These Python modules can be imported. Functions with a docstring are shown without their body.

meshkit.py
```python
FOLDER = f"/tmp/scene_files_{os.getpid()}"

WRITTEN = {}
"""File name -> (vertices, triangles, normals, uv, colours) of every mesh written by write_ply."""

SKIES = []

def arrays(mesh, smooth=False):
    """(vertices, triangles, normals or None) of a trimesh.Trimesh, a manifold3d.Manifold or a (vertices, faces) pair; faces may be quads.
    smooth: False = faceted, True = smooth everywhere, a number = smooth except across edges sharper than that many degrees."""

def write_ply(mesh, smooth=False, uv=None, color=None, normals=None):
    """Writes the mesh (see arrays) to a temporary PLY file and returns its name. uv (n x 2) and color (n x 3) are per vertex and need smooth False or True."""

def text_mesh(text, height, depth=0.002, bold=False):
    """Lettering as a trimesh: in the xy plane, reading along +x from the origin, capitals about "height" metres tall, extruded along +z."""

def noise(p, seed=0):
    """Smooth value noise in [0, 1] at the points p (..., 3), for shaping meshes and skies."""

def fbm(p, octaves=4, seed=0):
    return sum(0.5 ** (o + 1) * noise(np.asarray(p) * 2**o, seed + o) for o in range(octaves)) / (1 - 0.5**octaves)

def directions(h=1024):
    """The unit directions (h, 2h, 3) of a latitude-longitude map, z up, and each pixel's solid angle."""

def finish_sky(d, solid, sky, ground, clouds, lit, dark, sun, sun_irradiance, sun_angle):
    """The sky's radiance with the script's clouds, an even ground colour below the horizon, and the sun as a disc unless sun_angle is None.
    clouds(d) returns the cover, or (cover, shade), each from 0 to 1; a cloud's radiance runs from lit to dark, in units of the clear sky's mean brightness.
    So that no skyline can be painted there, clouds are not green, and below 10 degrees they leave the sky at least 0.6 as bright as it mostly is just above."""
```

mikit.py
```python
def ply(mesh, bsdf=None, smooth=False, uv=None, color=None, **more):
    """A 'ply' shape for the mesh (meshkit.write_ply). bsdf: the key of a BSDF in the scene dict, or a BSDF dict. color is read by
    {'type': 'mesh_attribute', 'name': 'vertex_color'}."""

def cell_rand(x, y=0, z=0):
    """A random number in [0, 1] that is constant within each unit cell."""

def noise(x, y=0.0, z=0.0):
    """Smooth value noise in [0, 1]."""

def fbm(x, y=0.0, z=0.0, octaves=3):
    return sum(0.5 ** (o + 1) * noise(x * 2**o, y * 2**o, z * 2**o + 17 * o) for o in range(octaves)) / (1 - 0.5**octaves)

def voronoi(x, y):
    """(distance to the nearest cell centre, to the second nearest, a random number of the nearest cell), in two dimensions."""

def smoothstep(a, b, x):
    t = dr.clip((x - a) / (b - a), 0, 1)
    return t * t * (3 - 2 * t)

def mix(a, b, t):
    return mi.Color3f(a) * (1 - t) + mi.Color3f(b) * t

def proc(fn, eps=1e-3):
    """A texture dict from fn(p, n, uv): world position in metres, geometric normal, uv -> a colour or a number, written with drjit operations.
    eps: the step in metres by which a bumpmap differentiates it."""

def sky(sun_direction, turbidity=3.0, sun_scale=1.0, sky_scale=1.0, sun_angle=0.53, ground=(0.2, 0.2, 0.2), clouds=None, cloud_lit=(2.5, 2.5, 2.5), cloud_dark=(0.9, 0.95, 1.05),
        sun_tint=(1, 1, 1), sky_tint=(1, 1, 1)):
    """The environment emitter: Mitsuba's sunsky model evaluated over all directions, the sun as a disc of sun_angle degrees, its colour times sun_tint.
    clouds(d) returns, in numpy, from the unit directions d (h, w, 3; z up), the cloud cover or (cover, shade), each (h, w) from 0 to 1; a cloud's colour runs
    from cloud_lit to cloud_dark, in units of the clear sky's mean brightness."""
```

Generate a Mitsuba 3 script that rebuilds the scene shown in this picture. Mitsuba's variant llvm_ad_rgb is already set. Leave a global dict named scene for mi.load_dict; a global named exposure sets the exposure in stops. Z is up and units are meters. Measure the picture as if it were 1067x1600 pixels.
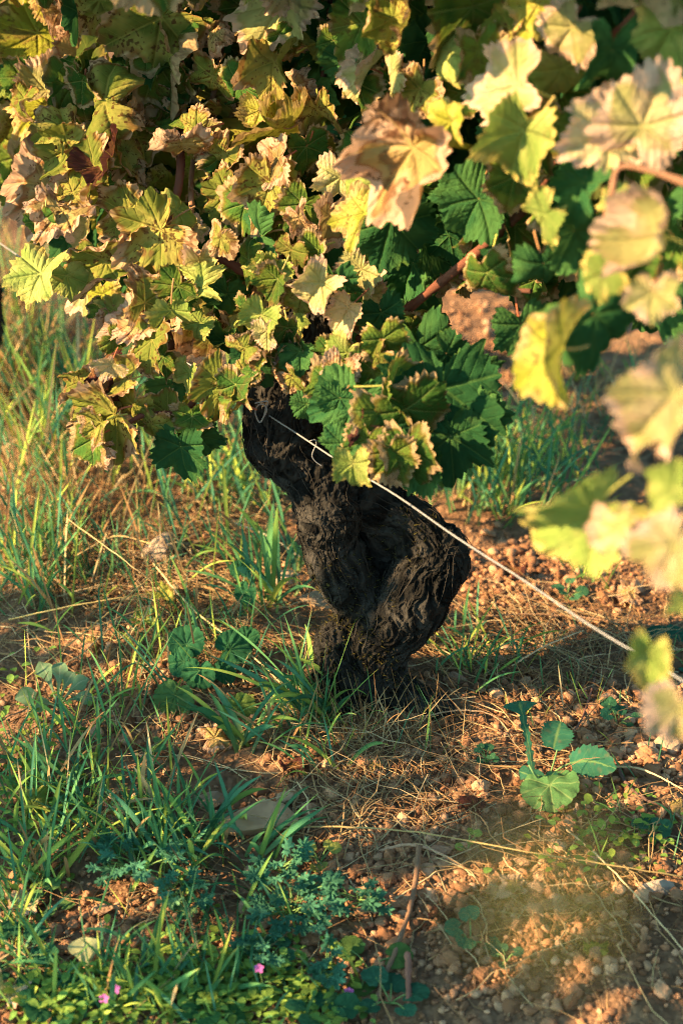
import math
import numpy as np
import trimesh
import manifold3d as m3
import drjit as dr
import mitsuba as mi
import mikit
import meshkit
from scipy.spatial import cKDTree

T = mi.ScalarTransform4f
scene, labels = {}, {}

# ------------------------------------------------------------------ camera, sky, exposure
CAM = np.array([0.0, 0.0, 1.5])
PITCH = math.radians(-27.0)
FOV = 30.0
FPX = 800.0 / math.tan(math.radians(FOV / 2))       # focal length in pixels of the 1067 x 1600 photograph
FWD = np.array([0, math.cos(PITCH), math.sin(PITCH)])
RGT = np.array([1.0, 0, 0])
UPV = np.cross(RGT, FWD)
BCK = -FWD
scene['camera'] = {
    'type': 'thinlens', 'fov': FOV, 'fov_axis': 'y', 'aperture_radius': 0.0090, 'focus_distance': 2.60,
    'near_clip': 0.02, 'far_clip': 400.0,
    'to_world': T().look_at(origin=CAM.tolist(), target=(CAM + FWD).tolist(), up=[0, 0, 1])}
SUN = np.array([-0.84, -0.32, 0.48])
SUN /= np.linalg.norm(SUN)
scene['sky'] = mikit.sky(SUN.tolist(), turbidity=3.0, sun_tint=(1.0, 0.86, 0.65), sky_tint=(0.76, 1.0, 0.88), sun_scale=1.0, sky_scale=1.15)
exposure = 3.8


# ------------------------------------------------------------------ small tools
def rng_for(seed):
    return np.random.default_rng(seed)


def ray(px, py):
    return FWD + (px - 533.5) / FPX * RGT - (py - 800.0) / FPX * UPV


def P(px, py, d):
    """the point d metres in front of the camera on that line of sight"""
    return CAM + d * ray(px, py)


def PY(px, py, y):
    r = ray(px, py)
    return CAM + r * (y / r[1])


def PZ(px, py, z):
    r = ray(px, py)
    return CAM + r * ((z - CAM[2]) / r[2])


def proj(p):
    q = np.asarray(p) - CAM
    d = q @ FWD
    return 533.5 + FPX * (q @ RGT) / d, 800 - FPX * (q @ UPV) / d, d


WIRE_A = PY(430, 653, 2.285)
WIRE_Z = WIRE_A[2]
_b = PZ(1067, 1062, WIRE_Z)
ROW = (_b - WIRE_A) / np.linalg.norm(_b - WIRE_A)      # along the vine row, towards the front right
NRM = np.array([-ROW[1], ROW[0], 0.0])
if NRM @ SUN < 0:
    NRM = -NRM                                         # across the row, towards the sun and the camera
BASE = np.array([0.055, 2.35, 0.0])
STEM0 = np.array([-0.07, 2.345, 0.0])


def row_pt(s, h, off=0.0, org=STEM0):
    return org + ROW * s + NRM * off + np.array([0, 0, h])


def relief(x, y):
    """height of the ground"""
    x, y = np.asarray(x, float), np.asarray(y, float)
    d = (x - STEM0[0]) * NRM[0] + (y - STEM0[1]) * NRM[1]
    z = 0.045 * np.exp(-(d / 0.38) ** 2) - 0.04
    q = np.stack([x, y, x * 0], -1)
    z = z + 0.05 * (meshkit.fbm(q * 1.9, 2, 3) - 0.5) + 0.034 * (meshkit.fbm(q * 8.0, 3, 5) - 0.5)
    z = z + 0.016 * (meshkit.fbm(q * 38.0, 3, 9) - 0.5)
    return z


def spread(fine0, fine1, step, far, growth=1.35):
    a = list(np.arange(fine0, fine1, step))
    s = step
    while a[-1] < far:
        s *= growth
        a.append(a[-1] + s)
    s = step
    while a[0] > -far:
        s *= growth
        a.insert(0, a[0] - s)
    return np.array(a)


gx, gy = spread(-0.85, 0.85, 0.0065, 90), spread(1.25, 4.3, 0.0085, 90)
GX, GY = np.meshgrid(gx, gy, indexing='ij')
GZ = relief(GX, GY)


def hgt(x, y):
    """height of the ground sheet, looked up in its grid"""
    i = np.clip(np.searchsorted(gx, x) - 1, 0, len(gx) - 2)
    j = np.clip(np.searchsorted(gy, y) - 1, 0, len(gy) - 2)
    a, b = (x - gx[i]) / (gx[i + 1] - gx[i]), (y - gy[j]) / (gy[j + 1] - gy[j])
    return (GZ[i, j] * (1 - a) + GZ[i + 1, j] * a) * (1 - b) + (GZ[i, j + 1] * (1 - a) + GZ[i + 1, j + 1] * a) * b


def G(px, py, up=0.0):
    """the point on the ground under a line of sight (up: metres above it)"""
    z = 0.0
    for _ in range(6):
        p = PZ(px, py, z + up)
        z = float(hgt(p[0], p[1]))
    return PZ(px, py, z + up)


def on_ground(p, up=0.0):
    p = np.array(p, float)
    p[2] = float(hgt(p[0], p[1])) + up
    return p


def norm(v):
    v = np.asarray(v, float)
    return v / (np.linalg.norm(v, axis=-1, keepdims=True) + 1e-12)


class Acc:
    """collects pieces (vertices, faces, colours) that make one mesh"""

    def __init__(self):
        self.v, self.f, self.c, self.n = [], [], [], 0

    def add(self, v, f, c):
        v = np.asarray(v, float)
        self.v.append(v)
        self.f.append(np.asarray(f) + self.n)
        self.c.append(np.broadcast_to(np.asarray(c, float), (len(v), 3)))
        self.n += len(v)

    def shape(self, bsdf, smooth=True):
        return mikit.ply((np.vstack(self.v), np.vstack(self.f)), bsdf, smooth=smooth, color=np.vstack(self.c))


def shape1(v, f, c, bsdf, smooth=True):
    a = Acc()
    a.add(v, f, c)
    return a.shape(bsdf, smooth)


def tube(points, radii, sides=6, caps=True):
    p = np.asarray(points, float)
    t = norm(np.gradient(p, axis=0))
    a = np.zeros_like(p)
    ref = np.array([0, 0, 1.0]) if abs(t[0, 2]) < 0.9 else np.array([1.0, 0, 0])
    for i in range(len(p)):                             # a frame that does not twist
        ref = ref - t[i] * (ref @ t[i])
        ref = ref / (np.linalg.norm(ref) + 1e-12)
        a[i] = ref
    b = np.cross(t, a)
    ang = np.arange(sides) * 2 * np.pi / sides
    r = np.broadcast_to(radii, (len(p),))[:, None, None]
    v = p[:, None] + r * (np.cos(ang)[None, :, None] * a[:, None] + np.sin(ang)[None, :, None] * b[:, None])
    i, j = np.meshgrid(np.arange(len(p) - 1), np.arange(sides), indexing='ij')
    q = np.stack([i * sides + j, i * sides + (j + 1) % sides, (i + 1) * sides + (j + 1) % sides, (i + 1) * sides + j], -1).reshape(-1, 4)
    f = np.vstack([q[:, [0, 1, 2]], q[:, [0, 2, 3]]])
    v = v.reshape(-1, 3)
    if caps:
        n = len(v)
        v = np.vstack([v, p[:1], p[-1:]])
        k = np.arange(sides)
        e = (len(p) - 1) * sides
        f = np.vstack([f, np.stack([k * 0 + n, (k + 1) % sides, k], 1), np.stack([k * 0 + n + 1, e + k, e + (k + 1) % sides], 1)])
    return v, f


def spline(pts, n):
    """a smooth curve through the points (Catmull-Rom), the columns beyond xyz carried along"""
    p = np.asarray(pts, float)
    p = np.vstack([2 * p[0] - p[1], p, 2 * p[-1] - p[-2]])
    u = np.linspace(0, len(p) - 3 - 1e-9, n)
    i = u.astype(int)
    t = (u - i)[:, None]
    a, b, c, d = p[i], p[i + 1], p[i + 2], p[i + 3]
    return 0.5 * (2 * b + (c - a) * t + (2 * a - 5 * b + 4 * c - d) * t * t + (3 * b - a - 3 * c + d) * t ** 3)


COUNT = {}


def key_for(name):
    n = COUNT.get(name, 0)
    COUNT[name] = n + 1
    return name if n == 0 else f'{name}_{n:03d}'


def thing(name, label, cat, group=None, kind=None):
    k = key_for(name)
    labels[k] = {'label': label, 'category': cat}
    if group:
        labels[k]['group'] = group
    if kind:
        labels[k]['kind'] = kind
    return k


def part(parent, name, shape, label=None, kind=None):
    k = key_for(f'{parent}__{name}')
    scene[k] = shape
    if label or kind:
        labels[k] = {}
        if label:
            labels[k]['label'] = label
        if kind:
            labels[k]['kind'] = kind
    return k


# ------------------------------------------------------------------ materials
LOBES = ((0.0, 0.30, 0.46), (0.98, 0.17, 0.30), (-0.98, 0.17, 0.30), (1.92, 0.07, 0.40), (-1.92, 0.07, 0.40))
VEINS = (0.0, 0.95, -0.95, 1.85, -1.85)

# kind: blade 1, blade 2, margin, where the margin starts, specks, vein colour, red line between
PAL = [
    ((0.026, 0.092, 0.034), (0.058, 0.145, 0.044), (0.09, 0.17, 0.04), 1.15, 0.05, (0.10, 0.19, 0.05), 0.0),     # 0 deep green
    ((0.050, 0.120, 0.025), (0.150, 0.210, 0.035), (0.42, 0.29, 0.16), 0.88, 0.45, (0.26, 0.30, 0.09), 0.5),     # 1 green, turning
    ((0.150, 0.180, 0.035), (0.370, 0.325, 0.085), (0.46, 0.30, 0.18), 0.90, 0.95, (0.40, 0.34, 0.09), 0.8),     # 2 olive yellow, speckled
    ((0.330, 0.240, 0.090), (0.480, 0.310, 0.180), (0.52, 0.34, 0.235), 0.70, 0.90, (0.44, 0.33, 0.12), 0.9),     # 3 dry pinkish tan
    ((0.350, 0.335, 0.130), (0.520, 0.420, 0.235), (0.60, 0.41, 0.30), 0.80, 0.30, (0.46, 0.42, 0.15), 0.25),    # 4 pale downy underside
    ((0.240, 0.250, 0.030), (0.410, 0.370, 0.085), (0.50, 0.36, 0.15), 0.90, 0.70, (0.42, 0.40, 0.06), 0.3),     # 5 bright yellow
    ((0.140, 0.060, 0.035), (0.230, 0.120, 0.050), (0.08, 0.030, 0.028), 0.60, 0.80, (0.30, 0.22, 0.06), 0.4),   # 6 crisp dark brown
    ((0.190, 0.265, 0.060), (0.340, 0.375, 0.110), (0.52, 0.43, 0.13), 0.95, 0.20, (0.40, 0.42, 0.12), 0.3),     # 7 fresh yellow green
]


def outline_np(th):
    r = 0.67
    for a, h, w in LOBES:
        r = r + h * np.exp(-((th - a) / w) ** 2)
    e = np.clip((np.abs(th) - 2.45) / 0.65, 0, 1)
    return r * (1 - 0.60 * e * e * (3 - 2 * e))


def outline_dr(th):
    r = mi.Float(0.67)
    for a, h, w in LOBES:
        r += h * dr.exp(-dr.square((th - a) / w))
    e = mikit.smoothstep(2.45, 3.10, dr.abs(th))
    return r * (1 - 0.60 * e)


def leaf_parts(uv):
    k = dr.floor(uv.x / 4 + 0.5)
    j = dr.floor(uv.y / 4 + 0.5)
    x, y = uv.x - 4 * k, uv.y - 4 * j
    best, along = mi.Float(9), mi.Float(0)
    for a in VEINS:
        sx, cy = math.sin(a), math.cos(a)
        l = x * sx + y * cy
        d = dr.abs(x * cy - y * sx) + dr.select(l < 0, 9.0, 0.0)
        near = d < best
        best = dr.select(near, d, best)
        along = dr.select(near, l, along)
    g = (along - best * 0.75) * 7.5
    g = dr.abs(g - dr.floor(g) - 0.5) * 2                # 1 on the side veins, 0 between
    return k, j, x, y, best, along, g


def leaf_color(p, n, uv):
    k, j, x, y, best, along, g = leaf_parts(uv)
    th = dr.atan2(x, y)
    m = dr.sqrt(x * x + y * y) / outline_dr(th)
    n1 = mikit.fbm(x * 2.6 + k * 5.31, y * 2.6 + k * 1.7, k * 0.37, 3)
    n2 = mikit.noise(x * 9 + k * 3.1, y * 9, k + 0.5)
    n3 = mikit.noise(x * 26 + k * 2.3, y * 26 + k, 0.5)

    def pick(i, c=None):
        out = mi.Float(0)
        for q, row in enumerate(PAL):
            out = dr.select(dr.abs(j - q) < 0.5, row[i] if c is None else row[i][c], out)
        return out

    def colour(i):
        return mi.Color3f(pick(i, 0), pick(i, 1), pick(i, 2))

    tone = 0.78 + 0.44 * mikit.cell_rand(k, j, 5)
    col = mikit.mix(colour(0), colour(1), mikit.smoothstep(0.30, 0.70, n1 + 0.25 * (best * 3 - 0.4) + 0.3 * (mikit.cell_rand(k, 3) - 0.5)))
    col = col * tone
    start = pick(3) + 0.22 * (mikit.cell_rand(k, 8) - 0.5)
    front = m + 0.85 * (n1 - 0.5) + 0.25 * (n2 - 0.5) + 0.20 * (best - 0.15)
    edge = mikit.smoothstep(start - 0.04, start + 0.07, front)
    line = mikit.smoothstep(start - 0.16, start - 0.02, front) * (1 - edge) * pick(6)
    col = mikit.mix(col, mi.Color3f(0.22, 0.055, 0.03), 0.75 * line)
    col = mikit.mix(col, colour(2) * (0.72 + 0.55 * n2), edge)
    speck = mikit.smoothstep(0.58, 0.68, n3 * 0.62 + n2 * 0.38 + 0.40 * (n1 - 0.5)) * pick(4)
    col = mikit.mix(col, mi.Color3f(0.09, 0.040, 0.018), 0.9 * speck)
    blot = mikit.smoothstep(0.60, 0.68, mikit.fbm(x * 3.4 + k * 9.1, y * 3.4 + 4.0, k * 0.77, 3)) * pick(4) * mikit.smoothstep(0.35, 0.6, mikit.cell_rand(k, 11))
    col = mikit.mix(col, mi.Color3f(0.15, 0.075, 0.035) * (0.6 + 0.9 * n2), 0.8 * blot)
    w = 0.008 + 0.012 * dr.maximum(0, 1 - along)
    vein = dr.maximum(1 - mikit.smoothstep(w * 0.5, w * 1.4, best), 0.45 * mikit.smoothstep(0.88, 0.97, g))
    return mikit.mix(col, colour(5), 0.40 * vein)


def leaf_relief(p, n, uv):
    k, j, x, y, best, along, g = leaf_parts(uv)
    v = mikit.smoothstep(0.0, 0.05, best) * (1 - 0.5 * mikit.smoothstep(0.75, 1.0, g))
    return v * 0.8 + 0.7 * mikit.noise(x * 22 + k, y * 22, 0.5) + 0.35 * mikit.noise(x * 60, y * 60 + k, 1.5)


VC = {'type': 'mesh_attribute', 'name': 'vertex_color'}
scene['leaf_mat'] = {'type': 'bumpmap', 'arbitrary': mikit.proc(leaf_relief, eps=4e-4), 'scale': 0.0018,
                     'bsdf': {'type': 'principledthin', 'base_color': mikit.proc(leaf_color), 'roughness': 0.5, 'diff_trans': 0.62, 'spec_trans': 0.0, 'eta': 1.4}}
scene['green_mat'] = {'type': 'principledthin', 'base_color': VC, 'roughness': 0.5, 'diff_trans': 0.75, 'spec_trans': 0.0, 'eta': 1.4}
scene['matte_mat'] = {'type': 'twosided', 'bsdf': {'type': 'principled', 'base_color': VC, 'roughness': 0.85, 'specular': 0.25}}


def soil_color(p, n, uv):
    a = mikit.fbm(p.x * 5, p.y * 5, 1.3, 4)
    b = mikit.fbm(p.x * 60, p.y * 60, p.z * 60, 3)
    c = mikit.noise(p.x * 240, p.y * 240, p.z * 240)
    col = mikit.mix((0.110, 0.060, 0.034), (0.23, 0.132, 0.076), mikit.smoothstep(0.3, 0.7, a * 0.5 + b * 0.5))
    return col * (0.65 + 0.7 * c)


def soil_relief(p, n, uv):
    f1, f2, _ = mikit.voronoi(p.x * 130, p.y * 130)
    g1, g2, _ = mikit.voronoi(p.x * 300 + 3, p.y * 300)
    return 1.2 * (1 - f1) + 0.5 * (1 - g1) + mikit.fbm(p.x * 90, p.y * 90, 0.5, 3)


scene['soil_mat'] = {'type': 'bumpmap', 'arbitrary': mikit.proc(soil_relief, eps=8e-4), 'scale': 0.0035,
                     'bsdf': {'type': 'twosided', 'bsdf': {'type': 'principled', 'base_color': mikit.proc(soil_color), 'roughness': 0.95, 'specular': 0.15}}}


def grit_relief(p, n, uv):
    return mikit.fbm(p.x * 190, p.y * 190, p.z * 190, 3)


scene['grit_mat'] = {'type': 'bumpmap', 'arbitrary': mikit.proc(grit_relief, eps=5e-4), 'scale': 0.0045,
                     'bsdf': {'type': 'twosided', 'bsdf': {'type': 'principled', 'base_color': VC, 'roughness': 0.9, 'specular': 0.2}}}


def bark_relief(p, n, uv):
    return mikit.fbm(p.x * 330 + 2 * mikit.noise(p.x * 40, p.y * 40, p.z * 40), p.y * 330, p.z * 110, 3)


scene['bark_mat'] = {'type': 'bumpmap', 'arbitrary': mikit.proc(bark_relief, eps=5e-4), 'scale': 0.004,
                     'bsdf': {'type': 'twosided', 'bsdf': {'type': 'principled', 'base_color': VC, 'roughness': 0.8, 'specular': 0.14}}}
scene['wire_mat'] = {'type': 'twosided', 'bsdf': {'type': 'principled', 'base_color': {'type': 'rgb', 'value': [0.30, 0.295, 0.30]}, 'roughness': 0.5, 'metallic': 0.35, 'specular': 0.5}}

# ------------------------------------------------------------------ the ground
GV = np.stack([GX, GY, GZ], -1).reshape(-1, 3)
ii, jj = np.meshgrid(np.arange(len(gx) - 1), np.arange(len(gy) - 1), indexing='ij')
q = np.stack([ii * len(gy) + jj, (ii + 1) * len(gy) + jj, (ii + 1) * len(gy) + jj + 1, ii * len(gy) + jj + 1], -1).reshape(-1, 4)
scene['ground'] = mikit.ply((GV, q), 'soil_mat', smooth=True)
labels['ground'] = {'label': 'crumbly reddish brown vineyard soil under the vines', 'kind': 'structure'}


# ------------------------------------------------------------------ leaves
LEAF_NO = [0]


def leaf_mesh(rng, nr=11, nt=121, kind=0, curl=None, fold=None, ruffle=None, bend=None, quilt=None, teeth=0.095):
    """a vine leaf of unit length, stalk end in the origin, tip along +y, upper face +z: vertices, faces, uv"""
    dry = kind in (2, 3, 6)
    curl = (rng.normal(0.10, 0.20) if not dry else rng.normal(0.15, 0.32)) if curl is None else curl
    fold = abs(rng.normal(0.12, 0.16)) if fold is None else fold
    ruffle = rng.uniform(0.05, 0.11) + (0.035 if dry else 0) if ruffle is None else ruffle
    bend = rng.normal(-0.8, 0.6) - (0.35 if dry else 0) if bend is None else bend
    quilt = rng.uniform(0.02, 0.045) if quilt is None else quilt
    th = np.linspace(-np.pi + 0.03, np.pi - 0.03, nt)
    s = np.linspace(0, 1, nr + 1)[1:] ** 0.85
    R = outline_np(th)
    for a in (0, 1, -1):                                 # no two leaves quite alike
        R = R * (1 + rng.normal(0, 0.06) * np.exp(-((th - a) / 0.5) ** 2))
    ph = rng.uniform(0, 9)
    R = R * (0.80 + 0.40 * meshkit.fbm(np.stack([np.sin(th) * 1.7 + ph * 3, np.cos(th) * 1.7, th * 0], -1), 2))
    nteeth = 31
    w = th * nteeth / (2 * np.pi) + ph + 0.25 * np.sin(th * 5 + ph)
    saw = 1 - np.abs(2 * (w - np.floor(w)) - 1) ** 1.0
    big = meshkit.noise(np.stack([np.cos(th) * 3 + ph, np.sin(th) * 3, th * 0], -1))
    teeth = teeth * (0.75 if dry else 1)
    Re = R * (1 - teeth + teeth * (0.6 + big) * 1.5 * saw)
    S, TH = np.meshgrid(s, th, indexing='ij')
    blend = np.clip((S - 0.6) / 0.4, 0, 1)
    RR = S * (R[None] * (1 - blend) + Re[None] * blend)
    x, y = RR * np.sin(TH), RR * np.cos(TH)
    # relief: blade bulging between the veins
    best = np.full_like(x, 9.0)
    al = np.zeros_like(x)
    for a in VEINS:
        l = x * math.sin(a) + y * math.cos(a)
        d = np.abs(x * math.cos(a) - y * math.sin(a)) + np.where(l < 0, 9, 0)
        al = np.where(d < best, l, al)
        best = np.minimum(best, d)
    g = (al - best * 0.75) * 7.5
    g = np.abs(g - np.floor(g) - 0.5) * 2
    z = quilt * (0.5 * np.clip(best / 0.12, 0, 1) ** 0.7 + 0.6 * (1 - g ** 3) * np.clip(best / 0.06, 0, 1))
    z = z + ruffle * S ** 2.6 * np.sin(TH * rng.integers(4, 7) + rng.uniform(0, 6.3)) + 0.5 * ruffle * S ** 3 * np.sin(TH * rng.integers(9, 14) + rng.uniform(0, 6.3))
    lump = meshkit.fbm(np.stack([x * 2.4 + ph, y * 2.4, x * 0 + ph], -1), 3) - 0.5
    crump = meshkit.fbm(np.stack([x * 7.5 + ph, y * 7.5, x * 0 + 3], -1), 2) - 0.5
    z = z + (0.30 if dry else 0.16) * lump * S + (0.085 if dry else 0.04) * crump * S
    z = z + curl * S ** 3.2 * R[None] + fold * np.abs(x)
    # the flat sheet z bent over two cylinders
    kx = rng.normal(0, 0.55) + (rng.normal(0, 0.6) if dry else 0)
    for k, axis in ((bend, 1), (kx, 0)):
        if abs(k) > 0.02:
            u = y if axis else x
            a = k * u
            nu = np.sin(a) / k - z * np.sin(a)
            nz = (1 - np.cos(a)) / k + z * np.cos(a)
            z = nz
            if axis:
                y = nu
            else:
                x = nu
    uvx, uvy = RR * np.sin(TH), RR * np.cos(TH)
    v = np.vstack([[[0, 0, 0]], np.stack([x, y, z], -1).reshape(-1, 3)])
    uv = np.vstack([[[0, 0.001]], np.stack([uvx, uvy], -1).reshape(-1, 2)])
    LEAF_NO[0] += 1
    uv = uv + 4 * np.array([LEAF_NO[0] % 700, kind])
    i, j = np.meshgrid(np.arange(nr - 1), np.arange(nt - 1), indexing='ij')
    i0 = 1 + i * nt + j
    qd = np.stack([i0, i0 + nt, i0 + nt + 1, i0 + 1], -1).reshape(-1, 4)
    k = np.arange(nt - 1)
    f = np.vstack([np.stack([k * 0, 1 + k, 2 + k], 1), qd[:, [0, 1, 2]], qd[:, [0, 2, 3]]])
    return v, f[:, ::-1], uv


def frame(ey, ez):
    ey = norm(ey)
    ex = norm(np.cross(ey, ez))
    return np.stack([ex, ey, np.cross(ex, ey)], 1)


def petiole(rng, v0, ey, ez, size, length=0.75):
    n = 7
    t = np.linspace(0, 1, n)[:, None]
    a = -norm(ey) * 0.55 - norm(ez) * 0.65 + rng.normal(0, 0.25, 3)
    sag = np.array([0, 0, -1.0]) * rng.uniform(-0.1, 0.3)
    pts = v0 + size * length * (a * t + (sag + rng.normal(0, .12, 3)) * t * t)
    r = np.linspace(0.0011, 0.0017, n) * (size / 0.065) ** 0.5
    return tube(pts, r, 6)


STALK = ((0.34, 0.10, 0.05), (0.42, 0.30, 0.10), (0.30, 0.16, 0.07), (0.36, 0.34, 0.08))


def put_leaf(owner, rng, pos, ey, ez, size, kind, centre=True, stalk=True, label=None, **kw):
    v, f, uv = leaf_mesh(rng, kind=kind, **kw)
    M = frame(ey, ez)
    c = np.array([0, 0.22, 0]) if centre else np.zeros(3)
    w = (v - c) @ M.T * size + pos
    k = part(owner, 'leaf', mikit.ply((w, f), 'leaf_mat', smooth=True, uv=uv), label)
    if stalk:
        pv, pf = petiole(rng, w[0], ey, ez, size)
        part(k, 'stalk', shape1(pv, pf, STALK[rng.integers(4)], 'matte_mat'))
    return k


# ------------------------------------------------------------------ vine trunks
def vine_wood(name, chains, seed, fine=0.0016, moss=None):
    """gnarled trunk: chains of (x, y, z, radius) joined to one skin with twisting bark"""
    bones = []
    sph = []
    for ch in chains:
        c = spline(ch, max(4, 3 * len(ch)))
        for a, b in zip(c[:-1], c[1:]):
            sph.append((a, b))
            h = m3.Manifold.batch_hull([m3.Manifold.sphere(float(a[3]), 20).translate(a[:3].tolist()), m3.Manifold.sphere(float(b[3]), 20).translate(b[:3].tolist())])
            bones.append(h)
    man = m3.Manifold.batch_boolean(bones, m3.OpType.Add)
    man = man.refine_to_length(0.006)
    mm = man.to_mesh()
    tm = trimesh.Trimesh(np.array(mm.vert_properties[:, :3], float), np.array(mm.tri_verts), process=True)
    trimesh.smoothing.filter_taubin(tm, lamb=0.5, nu=0.53, iterations=14)
    v, f = trimesh.remesh.subdivide_to_size(tm.vertices, tm.faces, fine * 2.0)
    tm = trimesh.Trimesh(v, f, process=True)
    tm.merge_vertices()
    V = np.array(tm.vertices)
    A = np.array([a[:3] for a, b in sph])
    B = np.array([b[:3] for a, b in sph])
    ra = np.array([a[3] for a, b in sph])
    rb = np.array([b[3] for a, b in sph])
    L = np.linalg.norm(B - A, axis=1)
    tan = (B - A) / L[:, None]
    s0 = np.concatenate([[0], np.cumsum(L)[:-1]])

    def coords(X):
        best = np.full(len(X), 1e9)
        O, S_, TN = np.zeros((len(X), 3)), np.zeros(len(X)), np.zeros((len(X), 3))
        for k in range(len(A)):
            t = np.clip(((X - A[k]) @ tan[k]) / L[k], 0, 1)
            c = A[k] + t[:, None] * (B[k] - A[k])
            d = np.linalg.norm(X - c, axis=1) - (ra[k] + t * (rb[k] - ra[k]))
            on = d < best
            best = np.where(on, d, best)
            O[on] = (X - c)[on]
            S_[on] = (s0[k] + t * L[k])[on]
            TN[on] = tan[k]
        return O, S_, TN

    O, S_, TN = coords(V)
    N = np.array(tm.vertex_normals)
    warp = (meshkit.fbm(V * 14, 3, seed) - 0.5)
    O = O - TN * (O * TN).sum(1, keepdims=True)
    twist = 2.2 * S_ + 2.6 * warp
    O = O * np.cos(twist)[:, None] + np.cross(TN, O) * np.sin(twist)[:, None]
    q1 = np.stack([O[:, 0] * 190, O[:, 1] * 190, O[:, 2] * 190 + S_ * 9], -1)
    q2 = np.stack([O[:, 0] * 420, O[:, 1] * 420, O[:, 2] * 420 + S_ * 15], -1)
    n1 = meshkit.fbm(q1 + warp[:, None] * 5, 2, seed + 1)
    n2 = meshkit.fbm(q2 + warp[:, None] * 6, 2, seed + 2)
    ridge = 1 - np.abs(2 * n1 - 1) * 1.9
    disp = 0.026 * (meshkit.fbm(V * 11, 2, seed + 4) - 0.5) + 0.009 * (meshkit.fbm(V * 34, 2, seed + 7) - 0.5) + 0.0062 * (ridge - 0.4) + 0.0050 * (n2 - 0.5)
    V2 = V + N * disp[:, None]
    tone = meshkit.fbm(q1 * 0.7 + 31, 2, seed + 8)
    patch = meshkit.fbm(V * 22 + 7, 2, seed + 9)
    t = np.clip((tone - 0.33) / 0.34, 0, 1)[:, None]
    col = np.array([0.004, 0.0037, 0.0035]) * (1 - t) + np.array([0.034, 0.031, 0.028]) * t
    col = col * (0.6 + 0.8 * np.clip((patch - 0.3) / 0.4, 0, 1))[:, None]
    tm = trimesh.Trimesh(V2, tm.faces, process=False)
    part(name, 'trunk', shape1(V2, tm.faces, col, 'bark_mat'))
    return tm, TN, tree_of(V2)


def tree_of(v):
    return cKDTree(v)


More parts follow.
